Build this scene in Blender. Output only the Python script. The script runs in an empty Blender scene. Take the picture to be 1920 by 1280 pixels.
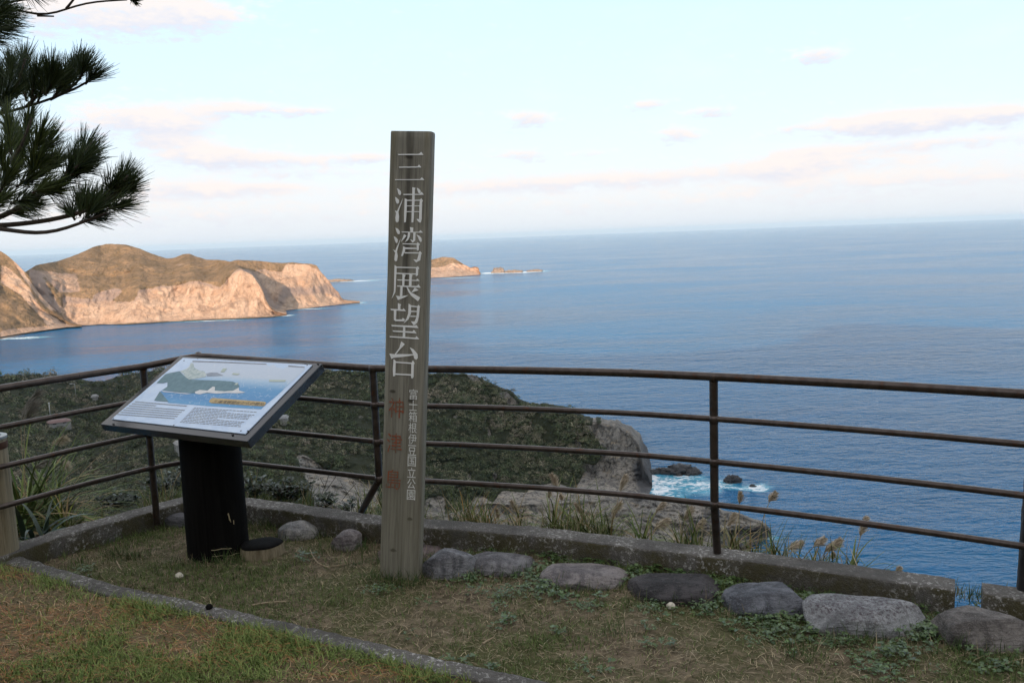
import bpy, math, random
import numpy as np
from mathutils import Vector, Matrix
SC = bpy.context.scene
COL = SC.collection
rad = math.radians
# ------------------------------------------------------------------ camera
F = 1600.0; PITCH = math.atan(198.5 / F); ROLL = rad(2.1); CAM = np.array([0, 0, 1.75])
fw = np.array([0, math.cos(PITCH), -math.sin(PITCH)])
u0 = np.array([0, math.sin(PITCH), math.cos(PITCH)]); r0 = np.array([1.0, 0, 0])
rt = math.cos(ROLL) * r0 - math.sin(ROLL) * u0
up = math.cos(ROLL) * u0 + math.sin(ROLL) * r0
cd = bpy.data.cameras.new('camera'); cam = bpy.data.objects.new('camera', cd); COL.objects.link(cam)
cam.matrix_world = Matrix(((rt[0], up[0], -fw[0], CAM[0]), (rt[1], up[1], -fw[1], CAM[1]), (rt[2], up[2], -fw[2], CAM[2]), (0, 0, 0, 1)))
cd.sensor_width = 36; cd.lens = 36 * F / 1920; cd.clip_start = 0.05; cd.clip_end = 3e5
SC.camera = cam
# ------------------------------------------------------------------ light
SUN_EL = rad(12.0); SUN_AZ = rad(8.0)          # the sun stands behind the camera, a little to the left
sun_from = Vector((-math.sin(SUN_AZ) * math.cos(SUN_EL), -math.cos(SUN_AZ) * math.cos(SUN_EL), math.sin(SUN_EL)))
SKY_STRENGTH = 0.15; EXPOSURE = 1.80; SUN_STRENGTH = 2.05
sl = bpy.data.lights.new('sun', 'SUN'); so = bpy.data.objects.new('sun', sl); COL.objects.link(so)
sl.energy = SUN_STRENGTH; sl.angle = rad(0.5); sl.color = (1.0, 0.76, 0.57)
so.rotation_euler = sun_from.to_track_quat('Z', 'Y').to_euler()
SC.view_settings.view_transform = 'Standard'; SC.view_settings.look = 'None'
SC.view_settings.exposure = EXPOSURE; SC.view_settings.gamma = 1
SC.view_settings.use_curve_mapping = False


def ray(x, y): return fw + rt * (x - 960) / F - up * (y - 640) / F
def atz(x, y, z):                                # the point of height z seen at photo pixel x, y
    d = ray(x, y); return CAM + d * (z - CAM[2]) / d[2]
def aty(x, y, Y):
    d = ray(x, y); return CAM + d * Y / d[1]
def atd(x, y, D):                                # at horizontal distance D
    d = ray(x, y); return CAM + d * D / math.hypot(d[0], d[1])


# ------------------------------------------------------------------ node helpers
class NT:
    def __init__(s, tree): s.t = tree; s.n = tree.nodes; s.l = tree.links
    def node(s, typ, **kw):
        n = s.n.new(typ)
        for k, v in kw.items(): setattr(n, k, v)
        return n
    def put(s, sock, v):
        if isinstance(v, bpy.types.NodeSocket): s.l.new(v, sock)
        elif v is not None: sock.default_value = v
    def m(s, op, a, b=None, c=None, clamp=False):
        n = s.node('ShaderNodeMath', operation=op, use_clamp=clamp)
        for i, v in enumerate((a, b, c)):
            if v is not None: s.put(n.inputs[i], v)
        return n.outputs[0]
    def vm(s, op, a, b=None):
        n = s.node('ShaderNodeVectorMath', operation=op)
        s.put(n.inputs[0], a)
        if b is not None: s.put(n.inputs[1], b)
        return n.outputs[0]
    def noise(s, vec, scale, detail=4, rough=0.55, dist=0.0, out=0):
        n = s.node('ShaderNodeTexNoise'); s.put(n.inputs['Vector'], vec)
        n.inputs['Scale'].default_value = scale; n.inputs['Detail'].default_value = detail
        n.inputs['Roughness'].default_value = rough; n.inputs['Distortion'].default_value = dist
        return n.outputs[out]
    def voro(s, vec, scale, feature='F1', out='Distance', rnd=1.0):
        n = s.node('ShaderNodeTexVoronoi', feature=feature); s.put(n.inputs['Vector'], vec)
        n.inputs['Scale'].default_value = scale; n.inputs['Randomness'].default_value = rnd
        return n.outputs[out]
    def mix(s, f, a, b, blend='MIX'):
        n = s.node('ShaderNodeMix', data_type='RGBA', blend_type=blend)
        s.put(n.inputs[0], f); s.put(n.inputs[6], c4(a)); s.put(n.inputs[7], c4(b)); return n.outputs[2]
    def ss(s, v, a, b):                          # smooth step
        n = s.node('ShaderNodeMapRange', interpolation_type='SMOOTHSTEP')
        s.put(n.inputs[0], v); n.inputs[1].default_value = a; n.inputs[2].default_value = b; return n.outputs[0]
    def ramp(s, v, stops):
        n = s.node('ShaderNodeValToRGB'); s.put(n.inputs[0], v); e = n.color_ramp.elements
        while len(e) < len(stops): e.new(0.5)
        for i, (p, c) in enumerate(stops): e[i].position = p; e[i].color = c4(c)
        return n.outputs[0]
    def scale(s, vec, xyz): return s.vm('MULTIPLY', vec, xyz)
    def pos(s): return s.node('ShaderNodeNewGeometry').outputs['Position']
    def obj(s): return s.node('ShaderNodeTexCoord').outputs['Object']
    def attr(s, name, out='Fac'): return s.node('ShaderNodeAttribute', attribute_name=name).outputs[out]
    def bump(s, h, strength, dist, normal=None):
        n = s.node('ShaderNodeBump'); n.inputs['Strength'].default_value = strength
        n.inputs['Distance'].default_value = dist; s.put(n.inputs['Height'], h)
        if normal is not None: s.put(n.inputs['Normal'], normal)
        return n.outputs[0]


def c4(c):
    return (c[0], c[1], c[2], 1.0) if isinstance(c, (tuple, list)) and len(c) == 3 else c


def mat(name, build):
    m = bpy.data.materials.new(name); m.use_nodes = True
    n = NT(m.node_tree); b = m.node_tree.nodes['Principled BSDF']
    out = build(n) or {}
    for k, v in out.items(): n.put(b.inputs[k], c4(v) if k == 'Base Color' else v)
    return m


# ------------------------------------------------------------------ sky
def pix_azel(x, y):
    d = ray(x, y); return math.atan2(d[0], d[1]), math.atan2(d[2], math.hypot(d[0], d[1]))
def blobs(n, ax, ay, items, power=1.0):
    """sum of soft ellipses, each (cx, cy, rx, ry, weight); returns the sum and the weighted height in the ellipse"""
    tot = None; hgt = None
    for cx, cy, rx, ry, w in items:
        dx = n.m('MULTIPLY', n.m('SUBTRACT', ax, cx), 1 / rx)
        dy = n.m('MULTIPLY', n.m('SUBTRACT', ay, cy), 1 / ry)
        q = n.m('ADD', n.m('MULTIPLY', dx, dx), n.m('MULTIPLY', dy, dy))
        g = n.m('MULTIPLY', n.m('EXPONENT', n.m('MULTIPLY', q, -1.0)), w)
        tot = g if tot is None else n.m('ADD', tot, g)
        h = n.m('MULTIPLY', g, dy)
        hgt = h if hgt is None else n.m('ADD', hgt, h)
    return tot, hgt
CLOUDS = [(1533, 103, 46, 12, .9), (250, 222, 110, 26, 1.0), (330, 238, 60, 16, .7), (455, 205, 95, 14, .9), (590, 208, 50, 6, .6),
          (385, 288, 90, 17, 1.0), (520, 302, 130, 13, .8), (690, 296, 50, 9, .8), (992, 222, 46, 14, .95), (1215, 196, 46, 9, .8),
          (1328, 210, 52, 9, .8), (1268, 252, 48, 14, .85), (1650, 232, 110, 19, 1.0), (1760, 222, 120, 15, .9), (1888, 216, 34, 12, .9), (1490, 243, 38, 8, .6),
          (1760, 269, 200, 9, .75), (975, 290, 60, 10, .7), (1110, 288, 60, 7, .5), (1500, 287, 66, 9, .7), (1470, 318, 60, 15, .85), (1640, 308, 330, 12, .36),
          (190, 25, 200, 36, 1.0), (370, 20, 90, 22, .6), (330, 350, 120, 15, .7), (510, 350, 60, 6, .6), (900, 345, 240, 14, .3), (1250, 325, 240, 16, .35), (1300, 375, 600, 22, .4), (300, 400, 420, 22, .5), (1050, 345, 330, 12, .55), (1700, 335, 260, 14, .6), (560, 325, 130, 8, .5), (420, 360, 150, 10, .55), (1560, 300, 140, 10, .5), (300, 265, 60, 10, .6), (820, 318, 120, 8, .4), (490, 465, 40, 8, .0)]
w = bpy.data.worlds.new('World'); SC.world = w; w.use_nodes = True
n = NT(w.node_tree); n.n.clear()
sky = n.node('ShaderNodeTexSky', sky_type='NISHITA', sun_disc=False, sun_elevation=SUN_EL, air_density=1.0, dust_density=1.5, ozone_density=1.4)
sky.sun_rotation = math.pi + SUN_AZ      # the sun lies behind and to the left
geo = n.node('ShaderNodeTexCoord').outputs['Generated']
sep = n.node('ShaderNodeSeparateXYZ'); n.put(sep.inputs[0], geo)
az = n.m('ARCTAN2', sep.outputs[0], sep.outputs[1]); el = n.m('ARCSINE', sep.outputs[2])
items = []
for x, y, a, b, k in CLOUDS:
    ca, ce = pix_azel(x, y); items.append((ca, ce, a / F, b * 1.18 / F, k))
wv = n.node('ShaderNodeCombineXYZ'); n.put(wv.inputs[0], az); n.put(wv.inputs[1], n.m('MULTIPLY', el, 2.6))
nz = n.m('ADD', n.m('MULTIPLY', n.noise(wv.outputs[0], 26, 6, 0.6), 0.55), n.m('MULTIPLY', n.noise(wv.outputs[0], 80, 5, 0.6), 0.45)); nz2 = n.noise(wv.outputs[0], 7, 3, 0.5)
az2 = n.m('ADD', az, n.m('MULTIPLY', n.m('SUBTRACT', nz, 0.5), 0.03))
el2 = n.m('ADD', el, n.m('MULTIPLY', n.m('SUBTRACT', nz, 0.5), 0.016))
tot, hgt = blobs(n, az2, el2, items)
wide = n.m('MULTIPLY', n.ss(nz2, 0.5, 0.75), n.m('MULTIPLY', n.ss(el, 0.55, 0.3), 0.18))     # thin veil elsewhere
dens = n.m('MULTIPLY', n.ss(n.m('ADD', tot, n.m('MULTIPLY', n.m('SUBTRACT', nz, 0.5), 2.7)), 0.14, 0.95), 0.88)
dens = n.m('MAXIMUM', dens, wide)
litness = n.ss(n.m('ADD', n.m('DIVIDE', hgt, n.m('ADD', tot, 0.05)), n.m('MULTIPLY', n.m('SUBTRACT', nz, 0.5), 2.2)), -0.7, 0.35)
ccol = n.mix(litness, (1.55, 1.58, 1.78), (2.02, 1.82, 1.72))
base = n.mix(1.0, sky.outputs[0], (1.0, 1.0, 1.0), 'MULTIPLY')
# pale air low over the sea; warm stop overhead added to brighten the ground
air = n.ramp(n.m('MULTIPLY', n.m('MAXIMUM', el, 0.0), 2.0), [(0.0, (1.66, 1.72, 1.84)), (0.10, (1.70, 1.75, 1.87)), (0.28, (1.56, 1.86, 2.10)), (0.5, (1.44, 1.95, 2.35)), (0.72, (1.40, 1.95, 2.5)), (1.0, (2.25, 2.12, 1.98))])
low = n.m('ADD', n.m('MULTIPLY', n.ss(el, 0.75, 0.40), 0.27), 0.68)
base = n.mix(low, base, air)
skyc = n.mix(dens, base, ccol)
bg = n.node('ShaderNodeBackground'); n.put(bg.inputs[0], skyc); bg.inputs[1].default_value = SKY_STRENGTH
wo = n.node('ShaderNodeOutputWorld'); n.l.new(bg.outputs[0], wo.inputs[0])


# ------------------------------------------------------------------ mesh helpers
def hash3(ix, iy, iz, seed):
    with np.errstate(over='ignore'):
        h = (ix.astype(np.uint32) * np.uint32(374761393) + iy.astype(np.uint32) * np.uint32(668265263)
             + iz.astype(np.uint32) * np.uint32(2246822519) + np.uint32(seed * 3266489917 & 0xffffffff))
        h = (h ^ (h >> np.uint32(13))) * np.uint32(1274126177)
        h = (h ^ (h >> np.uint32(16))) * np.uint32(2654435769)
        h = h ^ (h >> np.uint32(15))
    return h.astype(np.float64) / 4294967295.0
def vnoise(p, seed=0):                           # value noise, 0..1
    p = np.asarray(p, float); i = np.floor(p).astype(np.int64); f = p - i; f = f * f * (3 - 2 * f)
    r = 0
    for dx in (0, 1):
        for dy in (0, 1):
            for dz in (0, 1):
                wgt = (f[:, 0] if dx else 1 - f[:, 0]) * (f[:, 1] if dy else 1 - f[:, 1]) * (f[:, 2] if dz else 1 - f[:, 2])
                r = r + wgt * hash3(i[:, 0] + dx, i[:, 1] + dy, i[:, 2] + dz, seed)
    return r
def fbm(p, octaves=4, seed=0, gain=0.5, ridged=False):
    p = np.asarray(p, float); a = 1.0; s = 0; t = 0
    for o in range(octaves):
        v = vnoise(p, seed + o * 17)
        if ridged: v = 1 - np.abs(2 * v - 1)
        s = s + a * v; t += a; a *= gain; p = p * 2.03 + 11.3
    return s / t


def link(o, parent=None):
    COL.objects.link(o)
    if parent is not None: o.parent = parent
    return o
def tag(o, label, cat=None, group=None, kind=None):
    if label: o['label'] = label
    if cat: o['category'] = cat
    if group: o['group'] = group
    if kind: o['kind'] = kind
    return o
def thing(name, label, cat, loc=(0, 0, 0), group=None):
    o = bpy.data.objects.new(name, None); o.location = loc; o.empty_display_size = 0.1; COL.objects.link(o)
    return tag(o, label, cat, group)
def mesh_np(name, V, Q, material, parent=None, smooth=False, attrs=None, mats=None, midx=None):
    """V (N,3); Q (M,k) array of faces; world coordinates, made local to the parent's base"""
    V = np.asarray(V, float)
    if parent is not None: V = V - np.array(parent.location)
    Q = np.asarray(Q, np.int32); k = Q.shape[1]
    me = bpy.data.meshes.new(name)
    me.vertices.add(len(V)); me.vertices.foreach_set('co', V.astype(np.float32).ravel())
    me.loops.add(Q.size); me.loops.foreach_set('vertex_index', Q.ravel())
    me.polygons.add(len(Q)); me.polygons.foreach_set('loop_start', np.arange(len(Q), dtype=np.int32) * k)
    me.polygons.foreach_set('loop_total', np.full(len(Q), k, np.int32))
    me.update(calc_edges=True)
    for key, val in (attrs or {}).items():
        val = np.asarray(val, np.float32)
        if val.ndim == 2:
            a = me.attributes.new(key, 'FLOAT_COLOR', 'POINT')
            if val.shape[1] == 3: val = np.concatenate([val, np.ones((len(val), 1), np.float32)], 1)
            a.data.foreach_set('color', val.ravel())
        else:
            me.attributes.new(key, 'FLOAT', 'POINT').data.foreach_set('value', val)
    for mm in (mats or [material]): me.materials.append(mm)
    if midx is not None: me.polygons.foreach_set('material_index', np.asarray(midx, np.int32))
    if smooth: me.polygons.foreach_set('use_smooth', np.ones(len(Q), bool))
    me.validate(); me.update()
    return link(bpy.data.objects.new(name, me), parent)
class MB:
    """collects mixed polygons for one mesh"""
    def __init__(s): s.v = []; s.f = []
    def add(s, V, Fs):
        b = len(s.v); s.v += [tuple(map(float, p)) for p in V]; s.f += [tuple(b + i for i in f) for f in Fs]
    def grid(s, rows, closed=False, caps=False):
        nr, nc = len(rows), len(rows[0]); V = [p for r in rows for p in r]; Fs = []
        for i in range(nr - 1):
            for j in range(nc if closed else nc - 1):
                k = (j + 1) % nc; Fs.append((i * nc + j, i * nc + k, (i + 1) * nc + k, (i + 1) * nc + j))
        if caps: Fs += [tuple(range(nc - 1, -1, -1)), tuple((nr - 1) * nc + j for j in range(nc))]
        s.add(V, Fs)
    def tube(s, pts, r, seg=12, caps=True):
        pts = [Vector(p) for p in pts]; rr = r if isinstance(r, (list, tuple)) else [r] * len(pts); rows = []
        up_ = None
        for i, p in enumerate(pts):
            t = (pts[min(i + 1, len(pts) - 1)] - pts[max(i - 1, 0)]).normalized()
            if up_ is None: up_ = Vector((0, 0, 1)) if abs(t.z) < 0.9 else Vector((1, 0, 0))
            a = t.cross(up_).normalized(); b = a.cross(t).normalized(); up_ = b
            rows.append([tuple(p + (a * math.cos(q) + b * math.sin(q)) * rr[i]) for q in [2 * math.pi * k / seg for k in range(seg)]])
        s.grid(rows, True, caps)
    def lathe(s, c, prof, seg=32, jitter=None):
        rows = []
        for r, z in prof:
            rows.append([(c[0] + r * math.cos(q), c[1] + r * math.sin(q), c[2] + z) for q in [2 * math.pi * k / seg for k in range(seg)]])
        s.grid(rows, True, False)
    def build(s, name, material, parent=None, smooth=False, bevel=0.0, auto=None):
        me = bpy.data.meshes.new(name); off = Vector(parent.location) if parent is not None else Vector()
        if parent is not None and parent.parent is not None: off += Vector(parent.parent.location)
        me.from_pydata([tuple(Vector(p) - off) for p in s.v], [], s.f); me.materials.append(material)
        if smooth: me.polygons.foreach_set('use_smooth', np.ones(len(me.polygons), bool))
        me.update(); o = link(bpy.data.objects.new(name, me), parent)
        if auto is not None:
            me.set_sharp_from_angle(angle=rad(auto))
        if bevel:
            b = o.modifiers.new('bevel', 'BEVEL'); b.width = bevel; b.segments = 2; b.limit_method = 'ANGLE'; b.angle_limit = rad(40)
        return o
def grid_faces(nr, nc, closed=False):
    i = np.arange(nr - 1)[:, None]; j = np.arange(nc if closed else nc - 1)[None, :]; k = (j + 1) % nc
    return np.stack([i * nc + j, i * nc + k, (i + 1) * nc + k, (i + 1) * nc + j], -1).reshape(-1, 4)
def in_poly(x, y, poly):
    r = np.zeros(x.shape, bool); n_ = len(poly)
    for a in range(n_):
        x1, y1 = poly[a]; x2, y2 = poly[(a + 1) % n_]
        if y1 == y2: continue
        r ^= ((y1 > y) != (y2 > y)) & (x < (x2 - x1) * (y - y1) / (y2 - y1) + x1)
    return r
def lerp_pts(pts, x):
    a = np.array(pts, float); return [np.interp(x, a[:, 0], a[:, k]) for k in range(1, a.shape[1])]
def vec_rays(x, y):
    d = fw[None] + rt[None] * ((x - 960) / F)[:, None] - up[None] * ((y - 640) / F)[:, None]
    return d, np.hypot(d[:, 0], d[:, 1])


SEA = -130.0
# ------------------------------------------------------------------ materials
def m_sea(n):
    p = n.pos(); sp = n.node('ShaderNodeSeparateXYZ'); n.put(sp.inputs[0], p)
    big = n.noise(n.scale(p, (0.0016, 0.004, 0)), 1.0, 4, 0.55, 0.6)
    mid = n.noise(n.scale(p, (0.018, 0.03, 0)), 1.0, 3, 0.55)
    w1 = n.noise(n.scale(p, (0.045, 0.10, 0)), 1.0, 3, 0.6, 0.4)
    w2 = n.noise(n.scale(p, (0.16, 0.33, 0)), 1.0, 3, 0.6, 0.5)
    w3 = n.noise(n.scale(p, (0.011, 0.024, 0)), 1.0, 2, 0.5, 0.3)
    h = n.m('ADD', n.m('ADD', n.m('MULTIPLY', w1, 2.6), n.m('MULTIPLY', w2, 1.35)), n.m('MULTIPLY', w3, 3.5))
    px = n.m('ADD', sp.outputs[0], n.m('MULTIPLY', n.m('SUBTRACT', n.noise(p, 0.06, 4, 0.6), 0.5), 26))
    py = n.m('ADD', sp.outputs[1], n.m('MULTIPLY', n.m('SUBTRACT', n.noise(p, 0.045, 4, 0.6), 0.5), 40))
    it = []
    for x, y, a, b, k in FOAM:
        q = atz(x, y, SEA); qa = atz(x + a, y, SEA); qb = atz(x, y + b, SEA)
        it.append((q[0], q[1], abs(qa[0] - q[0]), abs(qb[1] - q[1]), k))
    t, _ = blobs(n, px, py, it)
    fn = n.noise(n.scale(p, (0.28, 0.4, 0)), 1.0, 6, 0.68, 0.8)
    foam = n.ss(n.m('ADD', t, n.m('MULTIPLY', n.m('SUBTRACT', fn, 0.5), 3.0)), 0.52, 1.05)
    cap = n.m('MULTIPLY', n.ss(n.noise(n.scale(p, (0.10, 0.22, 0)), 1.0, 3, 0.65), 0.735, 0.76), 0.55)    # far white caps
    deep = n.mix(n.ss(big, .28, .72), (0.001, 0.070, 0.176), (0.003, 0.124, 0.280))
    deep = n.mix(n.m('MULTIPLY', n.ss(mid, 0.45, 0.75), 0.35), deep, (0.008, 0.13, 0.32))
    deep = n.mix(n.ss(t, 0.03, 0.6), deep, (0.07, 0.32, 0.46))
    col = n.mix(n.m('MAXIMUM', foam, cap), deep, (0.78, 0.82, 0.85))
    rough = n.m('ADD', n.m('MULTIPLY', n.ss(big, .28, .72), 0.14), 0.11)
    return {'Base Color': col, 'Roughness': n.m('ADD', rough, n.m('MULTIPLY', foam, 0.5)), 'IOR': 1.21, 'Normal': n.bump(h, 1.0, 1.6)}
FOAM = [(1224, 897, 13, 16, 1.0), (1256, 902, 34, 8, .8), (1325, 908, 36, 8, .62), (1290, 915, 60, 10, .6), (1390, 915, 60, 6, .55), (1250, 930, 40, 5, .8), (1330, 940, 30, 4, .7), (1235, 918, 26, 6, .8), (1300, 893, 40, 5, .7), (1365, 902, 22, 6, .5), (1420, 915, 24, 6, .6),
        (1214, 938, 8, 4, 1.2), (1300, 1018, 22, 8, .9), (1440, 1010, 14, 5, 1.0), (1375, 1032, 16, 6, .8),
        (530, 592, 16, 1.2, 1.6), (662, 568, 18, 1.2, 1.6), (625, 527, 8, .9, 1.5), (665, 527, 36, 1.0, 1.3), (912, 512, 14, 1.2, 1.5), (965, 511, 45, 1.2, 1.6), (1005, 508.5, 18, .9, 1.4),
        (400, 601, 60, 1.0, .9), (250, 606, 50, .9, .8), (580, 579, 30, 1.0, .9), (30, 634, 50, 2.0, 1.0), (860, 521, 40, 1, .7)]


def rockcol(n, p, tints, sc=0.30, k=1.0):
    a = n.noise(p, 0.03, 6, 0.62, 0.5); b = n.noise(n.scale(p, (0.12, 0.12, 0.5)), 1.0, 6, 0.65, 0.4)
    c = n.mix(n.ss(a, 0.35, 0.65), tints[0], tints[1]); c = n.mix(n.ss(b, 0.52, 0.72), c, tints[2])
    crack = n.ss(n.noise(n.scale(p, (sc, sc, sc * .4)), 1.0, 6, 0.72, 1.2), 0.50, 0.62)
    warp = n.vm('ADD', p, n.vm('SCALE', n.noise(p, sc * .5, 4, .6, 0, 1)));
    warp.node.inputs[1].links[0].from_node.inputs['Scale'].default_value = 3.0 / sc
    c = n.mix(n.m('MULTIPLY', crack, 0.9 * k), c, tints[3])
    jn = n.voro(n.scale(warp, (1, 1, .55)), sc * .42, 'DISTANCE_TO_EDGE')
    c = n.mix(n.m('MULTIPLY', n.ss(jn, .07, .0), .75 * k), c, tints[3])
    pale = n.ss(n.noise(p, sc * 1.4, 5, .7, .6), .56, .7)
    return n.mix(n.m('MULTIPLY', pale, .6), c, tuple(min(1, k * 1.45) for k in tints[1]))
def m_headland(n):
    p = n.pos(); r = n.attr('rock'); tan = n.attr('tan')
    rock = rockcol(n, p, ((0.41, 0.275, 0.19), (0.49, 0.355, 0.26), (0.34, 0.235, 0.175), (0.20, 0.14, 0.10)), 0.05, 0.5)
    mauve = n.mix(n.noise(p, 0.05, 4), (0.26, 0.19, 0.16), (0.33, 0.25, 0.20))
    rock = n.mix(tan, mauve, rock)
    v = n.noise(p, 0.035, 6, 0.7, 0.3); v2 = n.noise(p, 0.16, 4, 0.7)
    veg = n.mix(n.ss(v, 0.35, 0.65), (0.175, 0.122, 0.070), (0.265, 0.18, 0.108))
    veg = n.mix(n.ss(v2, 0.5, 0.72), veg, (0.11, 0.088, 0.048))
    edge = n.ss(n.m('ADD', r, n.m('MULTIPLY', n.m('SUBTRACT', n.noise(p, 0.035, 7, 0.75), 0.5), 1.9)), 0.40, 0.56)
    h = n.m('ADD', n.m('MULTIPLY', n.noise(n.scale(p, (0.06, 0.06, 0.025)), 1.0, 7, 0.68, 0.6), 9.0), n.m('MULTIPLY', v2, 2.0))
    return {'Base Color': n.mix(edge, veg, rock), 'Roughness': 0.95, 'Specular IOR Level': 0.1, 'Normal': n.bump(h, 0.9, 1.0)}
def m_hill(n):
    p = n.pos(); r = n.attr('rock')
    rock = rockcol(n, p, ((0.21, 0.20, 0.185), (0.32, 0.29, 0.25), (0.38, 0.31, 0.215), (0.07, 0.068, 0.066)))
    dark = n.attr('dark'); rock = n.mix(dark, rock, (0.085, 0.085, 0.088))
    veg = n.mix(n.noise(p, 0.08, 5, 0.65), (0.016, 0.022, 0.010), (0.045, 0.048, 0.024))  # dark green base paints in the shade beneath the scrub
    edge = n.ss(n.m('ADD', r, n.m('MULTIPLY', n.m('SUBTRACT', n.noise(p, 0.09, 6, 0.7), 0.5), 1.0)), 0.4, 0.6)
    h = n.m('ADD', n.m('MULTIPLY', n.noise(n.scale(p, (0.12, 0.12, 0.07)), 1.0, 7, 0.66, 0.7), 5.0), n.m('MULTIPLY', n.noise(p, 0.6, 4, 0.6), 0.5))
    return {'Base Color': n.mix(edge, veg, rock), 'Roughness': 0.9, 'Specular IOR Level': 0.2, 'Normal': n.bump(h, 1.0, 1.0)}
def m_attrcol(name, rough=0.7, trans=0.0, spec=0.3, sub=None):
    def b(n):
        return {'Base Color': n.attr('col', 'Color'), 'Roughness': rough, 'Specular IOR Level': spec}
    return mat(name, b)
M_sea = mat('sea_water', m_sea); M_head = mat('headland_rock', m_headland); M_hill = mat('hill_ground', m_hill)
M_scrub = m_attrcol('scrub', 0.8); M_grass = m_attrcol('grass', 0.7, spec=0.2); M_leaf = m_attrcol('leaf', 0.38, spec=0.5)
M_needle = m_attrcol('pine_needle', 0.5); M_plume = m_attrcol('plume', 0.9, spec=0.1)


def m_ground(n):
    p = n.pos()
    a = n.noise(p, 1.7, 6, 0.6, 0.3); b = n.noise(p, 14, 6, 0.7); c = n.noise(p, 70, 4, 0.7)
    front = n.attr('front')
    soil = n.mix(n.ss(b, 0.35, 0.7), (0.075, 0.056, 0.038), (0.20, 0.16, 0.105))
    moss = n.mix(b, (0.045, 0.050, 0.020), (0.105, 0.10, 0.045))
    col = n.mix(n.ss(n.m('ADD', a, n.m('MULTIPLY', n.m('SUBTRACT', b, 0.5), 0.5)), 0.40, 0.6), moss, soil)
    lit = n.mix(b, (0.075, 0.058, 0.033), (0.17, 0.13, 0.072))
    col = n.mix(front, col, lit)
    col = n.mix(n.m('MULTIPLY', n.ss(c, 0.55, 0.7), 0.5), col, (0.24, 0.19, 0.12))
    return {'Base Color': col, 'Roughness': 0.95, 'Specular IOR Level': 0.15, 'Normal': n.bump(n.m('ADD', n.m('MULTIPLY', b, 0.012), n.m('MULTIPLY', c, 0.004)), 1.0, 1.0)}
M_ground = mat('lawn_soil', m_ground)
def m_conc(dark, mossy):
    def b(n):
        p = n.pos(); a = n.noise(p, 3.0, 6, 0.65, 0.3); g = n.noise(p, 45, 5, 0.75); v = n.voro(p, 130)
        col = n.mix(n.ss(a, 0.3, 0.7), tuple(dark * k for k in (0.115, 0.108, 0.10)), tuple(dark * k for k in (0.225, 0.21, 0.192)))
        col = n.mix(n.m('MULTIPLY', n.ss(g, 0.55, 0.72), 0.7), col, tuple(dark * k for k in (0.06, 0.057, 0.055)))
        col = n.mix(n.m('MULTIPLY', n.ss(g, 0.44, 0.3), 0.8), col, (0.36 * dark, 0.35 * dark, 0.33 * dark))
        nb = n.node('ShaderNodeNewGeometry'); sp = n.node('ShaderNodeSeparateXYZ'); n.put(sp.inputs[0], nb.outputs['True Normal'])
        side = n.ss(sp.outputs[2], 0.85, 0.3)
        col = n.mix(n.m('MULTIPLY', side, n.m('MULTIPLY', n.ss(n.noise(p, 5, 5, 0.65), 0.35, 0.6), mossy)), col, (0.075, 0.066, 0.034))
        spots = n.ss(n.noise(p, 48, 5, 0.75), 0.545, 0.60)
        col = n.mix(n.m('MULTIPLY', n.m('MULTIPLY', spots, n.ss(a, .38, .6)), 0.85), col, (0.42, 0.41, 0.39))
        h = n.m('ADD', n.m('MULTIPLY', g, 0.006), n.m('MULTIPLY', v, 0.004))
        return {'Base Color': col, 'Roughness': 0.92, 'Specular IOR Level': 0.25, 'Normal': n.bump(h, 1.0, 1.0)}
    return b
M_conc = mat('weathered_concrete', m_conc(0.68, 0.95)); M_kerb = mat('speckled_kerb', m_conc(0.56, 0.3))
def m_wood(c1, c2, c3, sx=60, sz=2.2, bumpd=0.003, spec=0.25):
    def b(n):
        p = n.obj()
        g = n.noise(n.scale(p, (sx, sx, sz)), 1.0, 6, 0.65, 0.5); a = n.noise(n.scale(p, (9, 9, 1.0)), 1.0, 4, 0.6, 0.4); s = n.noise(n.scale(p, (240, 240, 5)), 1.0, 3, 0.6)
        col = n.mix(n.ss(g, 0.3, 0.7), c1, c2); col = n.mix(n.ss(a, 0.52, 0.72), col, c3)
        col = n.mix(n.m('MULTIPLY', n.ss(s, 0.56, 0.68), 0.55), col, tuple(k * 0.35 for k in c1))
        return {'Base Color': col, 'Roughness': 0.8, 'Specular IOR Level': spec, 'Normal': n.bump(n.m('ADD', g, n.m('MULTIPLY', s, 0.7)), 1.0, bumpd)}
    return b
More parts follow.
